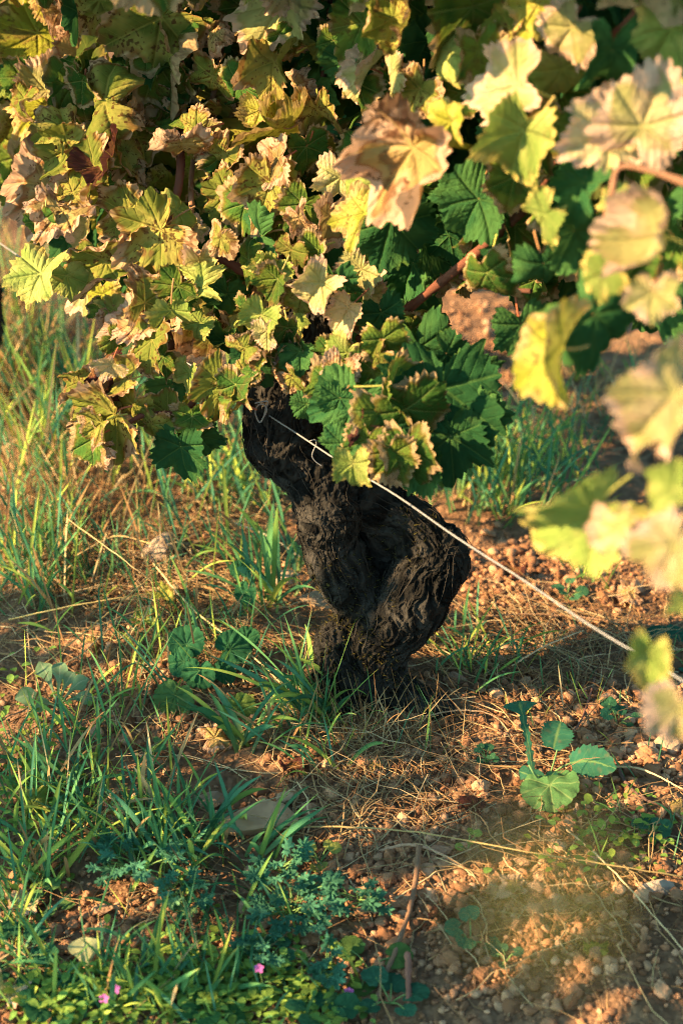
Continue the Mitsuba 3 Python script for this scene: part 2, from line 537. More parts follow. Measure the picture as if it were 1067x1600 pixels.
def bark_strips(name, tm, TN, tree, seed, n=420):
    """loose fibres of bark lying along the trunk, ends lifting"""
    rng = rng_for(seed)
    V, N = np.array(tm.vertices), np.array(tm.vertex_normals)
    acc = Acc()
    idx = rng.integers(0, len(V), n)
    for i0 in idx:
        p = V[i0].copy()
        d = TN[i0] * rng.choice([-1, 1]) + rng.normal(0, 0.35, 3)
        pts = []
        m = rng.integers(6, 15)
        for s in range(m):
            _, i = tree.query(p)
            e = abs(2 * s / (m - 1) - 1)
            lift = 0.0010 + 0.007 * e ** 3 * rng.uniform(0.0, 1.0)
            pts.append(V[i] + N[i] * lift)
            t = TN[i] * np.sign(TN[i] @ d + 1e-9)
            d = norm(0.6 * norm(d) + 0.6 * t + rng.normal(0, 0.09, 3))
            d = d - N[i] * (d @ N[i])
            p = V[i] + norm(d) * 0.0075
        pts = np.array(pts)
        pts[1:-1] = (pts[:-2] + 2 * pts[1:-1] + pts[2:]) / 4
        r = rng.uniform(0.0004, 0.0011) * np.sin(np.linspace(0.25, np.pi - 0.25, m))
        v, f = tube(pts, r, 4)
        c = np.array([0.032, 0.027, 0.023]) * rng.uniform(0.2, 1.7)
        acc.add(v, f, c)
    part(name, 'bark_strips', acc.shape('matte_mat', smooth=False), 'shaggy dark fibres of peeling bark', 'stuff')


def pr(px, py, rpx, y=2.35):
    p = PY(px, py, y)
    d = (p - CAM) @ FWD
    return [*p, rpx * d / FPX]


VINE = thing('grapevine', 'old gnarled grapevine in the middle, with twisted black trunk under autumn leaves', 'grapevine', 'grapevines of the wired row')
chains = [
    [pr(565, 1125, 78), pr(562, 1050, 68), pr(566, 990, 52), pr(560, 940, 38, 2.34), pr(534, 890, 46, 2.33), pr(514, 838, 44, 2.32), pr(516, 788, 50, 2.32), pr(484, 735, 46, 2.33), pr(442, 692, 56, 2.34), pr(446, 640, 60, 2.35), pr(470, 580, 46, 2.36), pr(492, 505, 36, 2.36)],
    [pr(574, 1075, 60, 2.34), pr(590, 1008, 54, 2.33), pr(628, 966, 52, 2.325), pr(662, 908, 54, 2.325), pr(664, 856, 44, 2.335), pr(612, 800, 42, 2.35), pr(545, 775, 50, 2.34)],
    [pr(604, 930, 50, 2.37), pr(598, 865, 54, 2.405), pr(575, 805, 50, 2.38)],
    [pr(575, 1000, 46, 2.325), pr(598, 952, 38, 2.33)],
    [pr(650, 895, 36, 2.325), pr(692, 852, 28, 2.33), pr(698, 895, 28, 2.33)],
    [pr(420, 700, 34, 2.33), pr(412, 650, 28, 2.33), pr(425, 610, 36, 2.34)],
    [pr(470, 560, 40, 2.37), pr(505, 520, 28, 2.38), pr(530, 495, 20, 2.39)],
    [pr(492, 540, 34, 2.37), pr(470, 495, 24, 2.39)],
    [pr(548, 1050, 44, 2.32), pr(522, 1005, 30, 2.31), pr(516, 1085, 36, 2.31)],
    [pr(610, 1085, 44, 2.34), pr(690, 1122, 30, 2.31)],
]
tm, TN, tr = vine_wood(VINE, chains, 11)
bark_strips(VINE, tm, TN, tr, 12, 420)
# moss in the crook at the left of the foot and on the right shoulder
rng = rng_for(5)
acc = Acc()
TV, TNn = np.array(tm.vertices), np.array(tm.vertex_normals)
mp = [(G(535, 1060, 0.06), 0.055, 900), (G(520, 985, .16), 0.045, 380), (PY(640, 830, 2.33), 0.03, 160), (PY(700, 1080, 2.3), 0.05, 350)]
for c, rad, n in mp:
    c = TV[tr.query(c)[1]]
    near = np.array(tr.query_ball_point(c, rad * 1.6))
    for i in rng.choice(near, n):
        p = TV[i] + rng.normal(0, 0.001, 3)
        d = norm(TNn[i] + rng.normal(0, 0.6, 3) + np.array([0, 0, 0.4]))
        L = rng.uniform(0.003, 0.011)
        side = norm(np.cross(d, rng.normal(0, 1, 3))) * 0.0007
        acc.add([p - side, p + side, p + d * L + rng.normal(0, 0.001, 3)], [[0, 1, 2]], np.array([0.10, 0.085, 0.025]) * rng.uniform(0.3, 1.5))
part(VINE, 'moss', acc.shape('green_mat', smooth=False), 'dull golden moss on the foot of the trunk', 'stuff')

VINE2 = thing('grapevine', 'blurred grapevine at the left edge, farther along the wire, with dark trunk', 'grapevine', 'grapevines of the wired row')
b2 = on_ground(row_pt(-1.17, 0))
b2v = lambda dx, dz, r, dy=0: [*(b2 + np.array([dx, dy, dz])), r]
t2 = vine_wood(VINE2, [[b2v(0, -0.05, .07), b2v(0.01, .1, .06), b2v(.04, .22, .055), b2v(.02, .34, .06), b2v(-.02, .46, .05), b2v(-.08, .56, .03)],
                       [b2v(.0, .44, .05), b2v(.06, .53, .035), b2v(.12, .60, .02)]], 21, 0.006)
VINE3 = thing('grapevine', 'blurred grapevine nearest the camera, leaning in at the right edge', 'grapevine', 'grapevines of the wired row')
b3 = on_ground(row_pt(1.10, 0))
b3v = lambda dx, dz, r, dy=0: [*(b3 + np.array([dx, dy, dz])), r]
t3 = vine_wood(VINE3, [[b3v(0, -0.05, .07), b3v(0.01, .1, .06), b3v(.04, .22, .055), b3v(.02, .34, .06), b3v(-.02, .46, .05), b3v(-.08, .56, .03)],
                       [b3v(.0, .44, .05), b3v(.06, .53, .035), b3v(.12, .60, .02)]], 31, 0.006)

# ------------------------------------------------------------------ canes
CANE = ((0.12, 0.042, 0.026), (0.13, 0.048, 0.030), (0.075, 0.032, 0.022), (0.26, 0.13, 0.075))


def cane(owner, pts, tone=0, label=None, seed=0):
    """pts: (point, radius)"""
    c = spline([[*p, r] for p, r in pts], 8 * len(pts))
    n = len(c)
    rng = rng_for(seed + 100)
    rad = c[:, 3] * (1 + 0.05 * rng.normal(size=n))
    L = np.concatenate([[0], np.cumsum(np.linalg.norm(np.diff(c[:, :3], axis=0), axis=1))])
    rad = rad * (1 + 0.32 * np.exp(-((L % 0.075 - 0.037) / 0.006) ** 2))     # nodes
    v, f = tube(c[:, :3], rad, 9)
    tonev = meshkit.fbm(v * [60, 60, 20], 3, seed)[:, None]
    part(owner, 'cane', shape1(v, f, np.array(CANE[tone]) * (0.6 + 0.8 * tonev), 'matte_mat'), label)


def pd(px, py, d, rmm):
    return (P(px, py, d), rmm / 1000.0)


cane(VINE, [pd(560, 530, 2.52, 6), pd(620, 495, 2.46, 6), pd(690, 440, 2.38, 5.8), pd(750, 390, 2.30, 5.6), pd(800, 345, 2.24, 5.2), pd(850, 290, 2.3, 5), pd(900, 150, 2.4, 4), pd(930, -60, 2.4, 4)], 1, 'thick reddish cane slanting up to the right', 1)
cane(VINE, [pd(720, 430, 2.36, 5), pd(770, 450, 2.33, 3.5), pd(830, 455, 2.28, 2.5)], 2, None, 2)
cane(VINE, [pd(450, 500, 2.55, 7), pd(400, 440, 2.58, 6), pd(330, 400, 2.62, 6), pd(272, 420, 2.64, 6), pd(258, 470, 2.62, 5.5), pd(268, 545, 2.6, 4.5)], 0, None, 3)
cane(VINE, [pd(258, 470, 2.6, 6), pd(262, 400, 2.6, 6.2), pd(272, 330, 2.6, 6), pd(282, 270, 2.6, 5.5), pd(285, 180, 2.68, 5), pd(290, 60, 2.68, 4.5), pd(310, -80, 2.7, 4)], 0, 'upright reddish brown cane among the sunlit leaves', 4)
cane(VINE, [pd(302, 470, 2.6, 4), pd(300, 400, 2.58, 4), pd(299, 330, 2.58, 4), pd(303, 250, 2.68, 3.5), pd(340, 120, 2.7, 3.5), pd(360, -60, 2.7, 3)], 3, None, 5)
cane(VINE, [pd(400, 560, 2.55, 5), pd(330, 590, 2.54, 4), pd(290, 640, 2.52, 3.6), pd(220, 650, 2.5, 3), pd(170, 690, 2.5, 2.4)], 0, None, 6)
cane(VINE, [pd(445, 480, 2.6, 5), pd(440, 380, 2.65, 4.5), pd(470, 260, 2.67, 4), pd(505, 120, 2.66, 4), pd(520, -60, 2.66, 3)], 2, None, 7)
cane(VINE, [pd(520, 480, 2.6, 5), pd(560, 380, 2.64, 4.5), pd(600, 260, 2.62, 4), pd(640, 100, 2.58, 4), pd(690, -60, 2.5, 3)], 2, None, 8)
cane(VINE, [pd(470, 500, 2.6, 6), pd(380, 350, 2.75, 6), pd(240, 200, 2.85, 6), pd(120, 80, 2.95, 5), pd(20, -60, 3.0, 4)], 2, None, 9)
cane(VINE3, [pd(1290, 420, 1.72, 7), pd(1180, 150, 1.78, 7), pd(1080, -70, 1.9, 6.5), pd(1010, 5, 1.95, 6), pd(960, 55, 2.0, 5.5), pd(900, 92, 2.05, 5), pd(850, 110, 2.1, 4)], 1, 'arching red brown cane at the top right', 10)
cane(VINE3, [pd(1300, 500, 1.7, 6), pd(1150, 330, 1.72, 4), pd(985, 260, 1.74, 2.6), pd(955, 300, 1.75, 2.6), pd(940, 370, 1.76, 2.4), pd(915, 430, 1.8, 2)], 3, None, 11)
cane(VINE3, [pd(1350, 780, 1.5, 7), pd(1200, 800, 1.55, 5), pd(1060, 780, 1.58, 4), pd(1000, 820, 1.62, 3.4), pd(960, 800, 1.66, 3)], 3, None, 12)
cane(VINE2, [pd(-60, 260, 3.4, 7), pd(0, 120, 3.3, 6), pd(60, 40, 3.2, 5), pd(110, -60, 3.2, 4)], 2, None, 13)

# ------------------------------------------------------------------ the leaves one sees
# (px, py, depth, half width in px, tip direction in degrees, pitch, roll, kind, extras)
HERO = [
    (45, 60, 2.95, 78, 215, -20, 25, 5, dict(fold=.1)), (75, 15, 2.9, 46, 270, -10, 50, 5, {}), (78, 130, 2.9, 62, 75, 15, 20, 4, {}), (62, 172, 2.88, 72, 230, -20, 30, 5, {}),
    (150, 12, 2.85, 54, 120, 20, 30, 3, {}), (128, 70, 2.83, 58, 60, 10, 30, 3, {}), (232, 38, 2.62, 98, 205, -12, 18, 2, dict(fold=.05, curl=.05)), (280, 95, 2.66, 92, 250, 18, -22, 1, dict(curl=.45, fold=.25, bend=-.2)),
    (318, 8, 2.62, 48, 260, -30, 30, 4, {}), (372, 22, 2.64, 56, 250, -20, -20, 1, {}), (430, 22, 2.52, 86, 240, 25, 15, 4, dict(curl=.3)), (330, 60, 2.60, 44, 220, 30, 40, 3, {}),
    (150, 165, 2.6, 84, 190, 30, 15, 2, dict(curl=-.2)), (90, 205, 2.62, 54, 200, -35, 30, 3, {}), (165, 200, 2.72, 48, 80, 10, -20, 4, {}), (95, 240, 2.62, 62, 195, 35, 10, 2, {}),
    (208, 222, 2.63, 56, 240, -10, -25, 2, {}), (195, 175, 2.68, 50, 30, 30, 30, 3, {}), (258, 195, 2.63, 44, 150, 25, 20, 1, {}), (325, 198, 2.68, 60, 20, 35, -15, 0, {}),
    (285, 232, 2.57, 58, 270, 42, 0, 3, dict(fold=.35, bend=-.8)), (350, 250, 2.6, 52, 330, 30, -20, 1, {}), (376, 238, 2.66, 34, 300, 20, 55, 3, {}), (138, 268, 2.58, 64, 215, 10, 15, 2, {}),
    (165, 255, 2.57, 46, 260, -30, 35, 6, {}), (90, 335, 2.55, 66, 225, -20, 20, 3, {}), (105, 300, 2.6, 48, 170, 30, 20, 2, {}), (228, 318, 2.64, 44, 130, 30, 20, 0, {}),
    (282, 322, 2.55, 42, 55, 20, 20, 7, dict(fold=.3)), (192, 345, 2.58, 62, 200, 40, 10, 2, {}), (240, 368, 2.54, 66, 215, 40, -12, 2, {}), (425, 105, 2.5, 56, 250, -15, 20, 2, {}),
    (472, 140, 2.53, 44, 300, 20, 40, 3, {}), (508, 72, 2.55, 58, 330, 20, -20, 0, {}), (436, 202, 2.47, 62, 215, -30, 40, 5, dict(fold=.5)), (418, 300, 2.5, 62, 250, 20, 10, 3, dict(curl=.3)),
    (428, 252, 2.5, 46, 200, 40, 20, 3, {}), (402, 368, 2.52, 64, 165, 40, -10, 0, {}), (512, 350, 2.42, 52, 260, 10, -20, 3, {}), (325, 372, 2.66, 48, 300, 30, 20, 0, {}),
    (500, 180, 2.5, 44, 290, 30, 30, 2, {}), (480, 240, 2.52, 50, 280, 25, -25, 1, {}), (455, 60, 2.6, 60, 280, 20, 20, 1, {}), (560, 240, 2.5, 46, 240, 20, 30, 1, {}),
    (58, 440, 2.52, 66, 240, -20, 55, 7, dict(fold=.4)), (152, 415, 2.57, 70, 200, 28, 10, 2, {}), (228, 460, 2.5, 56, 85, -5, 10, 3, dict(curl=.15)), (205, 505, 2.52, 48, 200, 10, 25, 3, {}),
    (182, 485, 2.57, 34, 120, 20, 50, 7, {}), (235, 545, 2.49, 60, 255, -10, 52, 2, {}), (148, 575, 2.53, 54, 160, 35, 20, 6, {}), (188, 595, 2.5, 46, 190, 30, -10, 2, {}),
    (150, 618, 2.51, 40, 200, 10, 20, 6, {}), (135, 640, 2.5, 38, 195, 25, 10, 3, {}), (172, 650, 2.48, 58, 200, 38, -10, 2, {}), (140, 690, 2.5, 56, 205, 30, 10, 1, {}),
    (160, 715, 2.48, 34, 245, 10, 30, 3, {}), (180, 690, 2.52, 48, 250, 25, 20, 0, {}), (308, 452, 2.5, 56, 185, 42, 10, 7, dict(curl=.3)), (310, 512, 2.5, 36, 240, 20, 10, 7, {}),
    (312, 412, 2.54, 44, 270, 40, 0, 4, dict(curl=.5)), (405, 500, 2.38, 44, 240, 15, 10, 7, {}), (418, 525, 2.38, 34, 270, 10, 20, 4, {}), (378, 548, 2.4, 40, 215, 30, 10, 3, {}),
    (366, 612, 2.42, 50, 255, 12, 10, 1, dict(fold=.1)), (445, 560, 2.42, 52, 290, 25, 10, 2, {}), (392, 578, 2.45, 40, 240, 20, -15, 0, {}), (296, 590, 2.5, 40, 260, 20, 35, 7, {}),
    (322, 610, 2.5, 34, 280, 10, 50, 7, {}), (236, 668, 2.5, 40, 260, 20, 20, 2, {}), (255, 650, 2.52, 38, 200, 30, 20, 3, {}), (285, 712, 2.5, 66, 275, 8, 5, 0, dict(fold=.05, curl=0.0)),
    (318, 690, 2.52, 44, 300, 20, 10, 0, {}), (382, 412, 2.5, 48, 210, 35, 15, 1, {}), (430, 420, 2.47, 44, 240, 25, 10, 7, {}), (495, 452, 2.36, 58, 230, 20, 15, 4, {}),
    (460, 490, 2.45, 44, 210, 40, 10, 7, {}), (350, 470, 2.58, 50, 250, 25, -20, 0, {}), (265, 610, 2.58, 44, 240, 10, 20, 0, {}), (350, 540, 2.6, 48, 260, 20, 20, 0, {}),
    (612, 45, 2.2, 70, 265, -10, 30, 2, dict(curl=.4)), (555, 142, 2.4, 58, 235, 15, 10, 1, {}), (608, 118, 2.3, 44, 200, 45, 20, 4, {}), (740, 28, 2.2, 90, 280, 45, 0, 1, dict(curl=.5)),
    (632, 252, 2.06, 124, 235, 48, 14, 3, dict(curl=.30, quilt=.06, jit=.2, bend=-.5, ruffle=.14)), (706, 205, 2.04, 58, 280, 10, 58, 5, dict(fold=.5)), (792, 140, 2.0, 86, 185, 30, 15, 4, {}), (812, 222, 1.95, 84, 250, 12, 8, 7, dict(curl=.25)),
    (885, 122, 2.05, 66, 300, 15, 20, 7, {}), (935, 215, 1.85, 84, 205, 5, 15, 4, {}), (1012, 175, 1.82, 92, 70, -10, 10, 4, {}), (835, 18, 2.1, 62, 240, 25, 20, 5, {}),
    (606, 362, 2.36, 84, 255, 20, -10, 0, {}), (668, 390, 2.46, 66, 320, 20, -15, 0, {}), (565, 345, 2.3, 54, 235, 10, 58, 5, dict(fold=.5)), (845, 345, 1.95, 56, 230, 20, 20, 7, {}),
    (1015, 372, 1.72, 78, 185, 32, 10, 4, {}), (890, 375, 2.0, 62, 250, 25, -20, 0, {}), (1018, 470, 1.7, 52, 265, 0, 15, 4, {}), (945, 508, 1.85, 96, 320, 25, 0, 0, {}),
    (872, 560, 1.78, 76, 242, -12, 62, 5, dict(fold=.6)), (935, 430, 1.76, 52, 200, 35, 20, 7, {}), (768, 440, 2.2, 62, 300, 10, 30, 1, {}), (815, 520, 2.25, 66, 285, 12, 10, 0, dict(fold=.05)),
    (640, 425, 2.55, 62, 250, 25, 10, 0, {}), (602, 540, 2.3, 50, 290, 18, 5, 1, {}), (530, 590, 2.32, 44, 255, 22, 10, 3, {}), (515, 560, 2.38, 44, 240, 20, 10, 1, {}),
    (618, 608, 2.26, 66, 320, 32, -5, 1, dict(curl=.35)), (528, 632, 2.3, 46, 250, 18, -5, 0, {}), (672, 680, 2.30, 80, 290, 8, -4, 1, dict(fold=.04, curl=.0, jit=.3)), (530, 702, 2.26, 48, 240, 12, 10, 0, {}),
    (552, 732, 2.22, 36, 270, 5, 10, 7, {}), (618, 722, 2.24, 60, 290, 8, 10, 1, {}), (705, 558, 2.3, 50, 330, 25, 10, 0, {}), (566, 672, 2.24, 28, 250, 10, 50, 6, {}),
    (585, 560, 2.3, 38, 220, 35, 20, 2, {}), (640, 480, 2.6, 70, 280, 20, -10, 0, {}), (560, 620, 2.4, 60, 265, 10, 0, 0, {}),
    (1034, 636, 1.52, 100, 225, 8, 14, 4, dict(quilt=.03, jit=.3)), (1000, 690, 1.54, 46, 200, 20, 30, 4, {}), (905, 812, 1.66, 98, 215, 22, -25, 7, dict(fold=.2)), (962, 838, 1.62, 58, 262, 2, 30, 4, {}),
    (1045, 868, 1.46, 70, 240, 10, 10, 4, {}), (1040, 768, 1.5, 60, 200, 30, 20, 7, {}), (1012, 1032, 1.58, 48, 262, 0, 12, 7, dict(jit=.3)), (1060, 1118, 1.5, 46, 265, 5, 10, 4, dict(jit=.3)), (1066, 955, 1.5, 38, 250, 10, 20, 7, {}),
    (690, 640, 2.27, 128, 268, 4, -6, 0, dict(fold=.05, curl=0.0, jit=.2, bend=-.3)), (600, 655, 2.25, 62, 285, 15, -20, 1, dict(jit=.3)), (548, 640, 2.3, 58, 250, 15, 10, 0, dict(jit=.3)), (640, 715, 2.24, 60, 280, 8, 8, 1, dict(jit=.2)),
    (735, 600, 2.3, 64, 320, 20, 5, 0, dict(jit=.3)), (575, 590, 2.33, 56, 240, 20, 0, 1, dict(jit=.3)), (660, 560, 2.36, 70, 290, 20, 0, 0, dict(jit=.3)), (515, 610, 2.33, 46, 250, 15, 20, 1, dict(jit=.3)), (595, 690, 2.26, 50, 265, 12, 0, 0, dict(jit=.3)),
    (118, 600, 2.5, 40, 190, 20, 20, 2, {}), (205, 640, 2.5, 44, 240, 20, 10, 2, {}), (250, 565, 2.56, 46, 230, 25, 20, 1, {}), (345, 610, 2.46, 42, 250, 20, 15, 2, {}), (380, 590, 2.42, 40, 230, 25, 10, 3, {}),
    (415, 560, 2.42, 44, 250, 15, 20, 1, {}), (438, 535, 2.42, 40, 220, 30, 20, 4, {}), (300, 660, 2.5, 40, 265, 15, 20, 1, {}), (155, 665, 2.47, 44, 215, 30, 10, 2, {}), (470, 560, 2.4, 44, 280, 20, 10, 0, {}),
    (705, 700, 2.27, 70, 275, 10, 5, 0, dict(jit=.3)), (640, 650, 2.25, 58, 300, 25, 10, 1, dict(jit=.3)), (570, 700, 2.24, 48, 255, 10, 0, 1, dict(jit=.3)), (660, 735, 2.26, 52, 280, 8, 0, 0, dict(jit=.3)), (740, 660, 2.28, 60, 300, 12, 8, 0, dict(jit=.3)),
    (480, 640, 2.38, 34, 270, 15, 20, 0, dict(jit=.3)), (540, 560, 2.36, 50, 250, 25, 15, 7, {}), (600, 500, 2.4, 52, 290, 25, 10, 0, {}), (300, 210, 2.6, 52, 200, 25, 20, 2, {}), (60, 300, 2.72, 60, 220, 20, 20, 3, {}),
    (430, 445, 2.42, 50, 240, 25, 10, 1, {}), (470, 475, 2.42, 46, 260, 20, -10, 2, {}), (525, 445, 2.38, 54, 280, 25, 10, 0, {}), (540, 490, 2.38, 46, 240, 25, 10, 4, {}), (495, 400, 2.42, 50, 250, 20, 20, 1, {}), (450, 520, 2.4, 40, 270, 25, 10, 1, {}),
    (560, 50, 2.38, 62, 240, 20, 20, 1, {}), (690, 95, 2.2, 66, 230, 25, 10, 7, {}), (750, 95, 2.15, 58, 280, 20, -15, 1, {}), (865, 205, 2.0, 58, 250, 25, 10, 1, {}), (740, 325, 2.22, 66, 240, 20, 0, 0, {}), (800, 290, 2.12, 56, 260, 30, 15, 1, {}),
    (905, 300, 1.95, 60, 250, 20, 10, 0, {}), (965, 335, 1.88, 54, 230, 25, 20, 7, {}), (885, 55, 2.0, 62, 230, 30, 15, 4, {}), (955, 95, 1.95, 60, 270, 20, -10, 0, {}), (1040, 60, 1.9, 66, 240, 15, 15, 7, {}), (985, 425, 1.85, 56, 250, 20, 10, 1, {}),
    (850, 425, 2.05, 58, 280, 20, -10, 0, {}), (790, 60, 2.15, 60, 240, 30, 20, 2, {}), (650, 150, 2.3, 58, 240, 20, 20, 2, {}), (530, 290, 2.44, 54, 260, 20, 15, 4, {}), (470, 330, 2.46, 50, 240, 25, 15, 1, {}), (560, 430, 2.4, 50, 240, 20, 20, 4, {}),
    (370, 140, 2.6, 54, 230, 25, 10, 1, {}), (380, 330, 2.56, 50, 250, 20, 20, 1, {}), (350, 310, 2.58, 46, 220, 25, 15, 2, {}), (330, 130, 2.62, 50, 250, 25, -10, 2, {}), (540, 110, 2.42, 52, 260, 20, 20, 0, {}),
    (20, 260, 3.1, 60, 250, 10, 20, 1, {}), (40, 290, 3.15, 50, 230, 20, 20, 0, {}), (10, 210, 3.0, 56, 240, 15, 30, 5, {}), (5, 130, 3.05, 60, 230, 15, 30, 7, {}), (15, 20, 3.05, 60, 210, 20, 30, 1, {}),
]


def sky_frame(phi, pitch, roll):
    a = math.radians(phi)
    ey = math.cos(a) * RGT + math.sin(a) * UPV
    ex = math.sin(a) * RGT - math.cos(a) * UPV
    ez = BCK.copy()
    p = math.radians(pitch)
    ey, ez = math.cos(p) * ey - math.sin(p) * ez, math.sin(p) * ey + math.cos(p) * ez
    r = math.radians(roll)
    ex, ez = math.cos(r) * ex - math.sin(r) * ez, math.sin(r) * ex + math.cos(r) * ez
    return ey, ez


for n, (px, py, d, half, phi, pitch, roll, kind, kw) in enumerate(HERO):
    rng = rng_for(1000 + n)
    owner = VINE3 if (px > 830 and d < 1.9) else VINE2 if (px < 60 and d > 2.99) else VINE
    kw = dict(kw)
    if kind == 3 and half < 80 and rng_for(2000 + n).random() < .45:
        kind = 2
    jit = kw.pop('jit', 1.0)
    size = half * d / FPX / 0.86 * (0.92 if d > 2.2 and jit == 1.0 else 1.0)
    ey, ez = sky_frame(phi, pitch * (1 + .15 * jit) + rng.normal(0, 13) * jit, roll * (1 + .1 * jit) + rng.normal(0, 14) * jit)
    lod = dict(nr=12, nt=133) if d > 2.2 else dict(nr=10, nt=109)
    put_leaf(owner, rng, P(px, py, d), ey, ez, size, kind, **lod, **kw)
    if jit == 1.0 and d > 2.3 and py < 640 and rng.random() < .75:      # a smaller leaf of the same shoot beside it
        ey, ez = sky_frame(rng.uniform(170, 330), rng.normal(20, 25), rng.normal(0, 35))
        k2 = int(rng.choice([kind, 2, 1, 1, 7, 2, 4]))
        put_leaf(owner, rng, P(px + rng.normal(0, .5) * half, py + rng.normal(0, .5) * half - 12, d + rng.uniform(-.03, .08)), ey, ez, size * rng.uniform(.5, .8), k2, nr=10, nt=109)

# ------------------------------------------------------------------ the leaves behind and above: the body of the canopy
EDGE = np.array([(-400, 200), (0, 250), (60, 370), (100, 430), (180, 560), (300, 600), (400, 560), (480, 520), (560, 560), (600, 690), (700, 700), (760, 560), (850, 490), (920, 500), (1067, 540), (1200, 640), (1600, 900)], float)


def canopy_ok(p, size):
    px, py, d = proj(p)
    if d < 0.4:
        return False
    half = size * 0.75 * FPX / d
    inside = -half < px < 1067 + half and -half < py < 1600 + half
    if inside and d < np.interp(px, [0, 100, 480, 600, 800, 1000, 1067], [2.90, 2.68, 2.60, 2.40, 2.16, 1.92, 1.9]):
        return False
    if inside and py + half * 0.8 > np.interp(px, EDGE[:, 0], EDGE[:, 1]):
        return False
    if inside and 680 - half * .6 < px < 800 + half * .6 and 465 - half * .6 < py < 620:
        return False
    if inside and (px - 570) * (px - 950) < 0 and d < 2.5 - (px - 570) * .0012 and abs(py - np.interp(px, [570, 690, 800, 850, 900], [525, 440, 345, 260, 120])) < 38 + .3 * half:
        return False
    return True


FILL_KINDS = [0, 0, 0, 0, 0, 0, 1, 1, 1, 1, 2, 2, 2, 3, 4, 5, 7, 7]


def canopy(owner, s0, s1, n, seed, org=STEM0, top=1.32, low=0.42, thick=0.20, limit=300, check=True, nr=6, nt=67, outer=(3, 25)):
    rng = rng_for(seed)
    stuff_v, stuff_f, stuff_uv, m = [], [], [], 0
    made = 0
    while made < n:
        s, h, off = rng.uniform(s0, s1), rng.uniform(low, top), rng.normal(0, thick)
        off = rng.uniform(-0.50, 0.28) if check else np.clip(off, -1.9 * thick, 1.5 * thick)
        if owner == VINE2 and s < -1.0 and h < 0.78:
            made += 1
            continue
        p = row_pt(s, h, off, org)
        p[2] += float(hgt(p[0], p[1]))
        size = rng.uniform(0.040, 0.072)
        if rng.random() < 0.0:
            continue
        made += 1
        if check and not canopy_ok(p, size):
            continue
        kind = FILL_KINDS[rng.integers(len(FILL_KINDS))] if off > -0.1 else FILL_KINDS[rng.integers(9)]
        out = NRM * (0.7 if off > -0.05 else -0.5) + np.array([0, 0, 0.55]) + rng.normal(0, 0.42, 3)
        ez = norm(out)
        ey = norm(np.array([0, 0, -0.8]) + NRM * 0.3 + rng.normal(0, 0.5, 3))
        px, py, d = proj(p)
        seen = check and -60 < px < 1127 and -80 < py < 1600
        if seen and COUNT.get(f'{owner}__leaf', 0) < limit:
            put_leaf(owner, rng, p, ey, ez, size, kind, nr=8, nt=91)
        else:
            v, f, uv = leaf_mesh(rng, kind=kind, nr=outer[0] if not seen else nr, nt=outer[1] if not seen else nt)
            w = v @ frame(ey, ez).T * size + p
            stuff_v.append(w)
            stuff_f.append(f + m)
            stuff_uv.append(uv)
            m += len(w)
    if m:
        part(owner, 'foliage', mikit.ply((np.vstack(stuff_v), np.vstack(stuff_f)), 'leaf_mat', smooth=True, uv=np.vstack(stuff_uv)), 'dense yellowing leaves in the depth and at the top of the vine', 'stuff')


canopy(VINE, -0.55, 0.60, 1900, 41)
canopy(VINE2, -1.75, -0.55, 800, 42)
canopy(VINE3, 0.52, 1.6, 420, 43)

# the next rows: one behind this row, one on the sunny side behind the camera
for side, dist, n_vines, count, top in ((-1, 2.1, 5, 520, 1.5), (1, 2.05, 6, 265, 1.32)):
    for i in range(n_vines):
        org = STEM0 + NRM * side * dist + ROW * ((i - (n_vines - 1) / 2) * 1.1 + (0.2 if side > 0 else -0.3))
        b = on_ground(org)
        if side < 0:
            g = thing('grapevine', 'dim grapevine of the next row, behind the dense leaves at the top of the photo', 'grapevine', 'grapevines of the row behind')
        else:
            g = thing('grapevine', 'grapevine of the neighbouring row on the sunny side, outside the picture', 'grapevine', 'grapevines of the neighbouring row')
        bv = lambda dx, dz, r: [*(b + np.array([dx, 0, dz])), r]
        vine_wood(g, [[bv(0, -.05, .07), bv(.02, .15, .055), bv(-.03, .3, .05), bv(.02, .45, .05), bv(.08, .6, .02)]], 60 + i, 0.02)
        for c in range(4):
            rr = rng_for(70 + i * 5 + c)
            e = rr.uniform(-.5, .5)
            cane(g, [(b + np.array([0, 0, .42]), .006), (b + ROW * e * .6 + np.array([0, 0, .75]), .005), (b + ROW * e + np.array([0, 0, 1.25]), .003)], 2, None, 200 + i * 5 + c)
        n_l, top_l, low_l = (count, top, .42) if side < 0 else ((200, 1.1, .42), (150, 1.02, .42), (130, 1.34, .80), (210, 1.36, .88), (260, 1.34, .42), (200, 1.3, .42))[i]
        canopy(g, -0.58, 0.58, n_l, 400 + i + (50 if side > 0 else 0), org=org, top=top_l, low=low_l, thick=0.16, limit=0, check=False, outer=(3, 25))

# a young shoot of that row reaching up to the lens, so near that the picture shows only a soft olive haze of it
NEAR = 'grapevine_010' if 'grapevine_010' in labels else VINE3
tip = P(850, 1385, 0.20)
foot = STEM0 + NRM * 2.05 + ROW * 0.2 + np.array([0, 0, 0.75])
cane(NEAR, [(foot, .004), ((foot + tip) / 2 + np.array([0, 0, -.12]), .003), (tip + np.array([-.01, -.06, -.10]), .0016), (tip + np.array([.0, -.004, -.035]), .0008)], 3, None, 77)
rng = rng_for(78)
ey, ez = sky_frame(70, 10, 10)
put_leaf(NEAR, rng, tip, ey, ez, 0.0070, 2, stalk=True, label='tiny leaf close to the lens, seen as a soft olive haze', curl=0.1, fold=0.1, bend=-.3)

# ------------------------------------------------------------------ wires
def wire(name, pts, r, label, cat, sides=8):
    v, f = tube(pts, r, sides)
    k = thing(name, label, cat)
    scene[k] = mikit.ply((v, f), 'wire_mat', smooth=True)
    return k


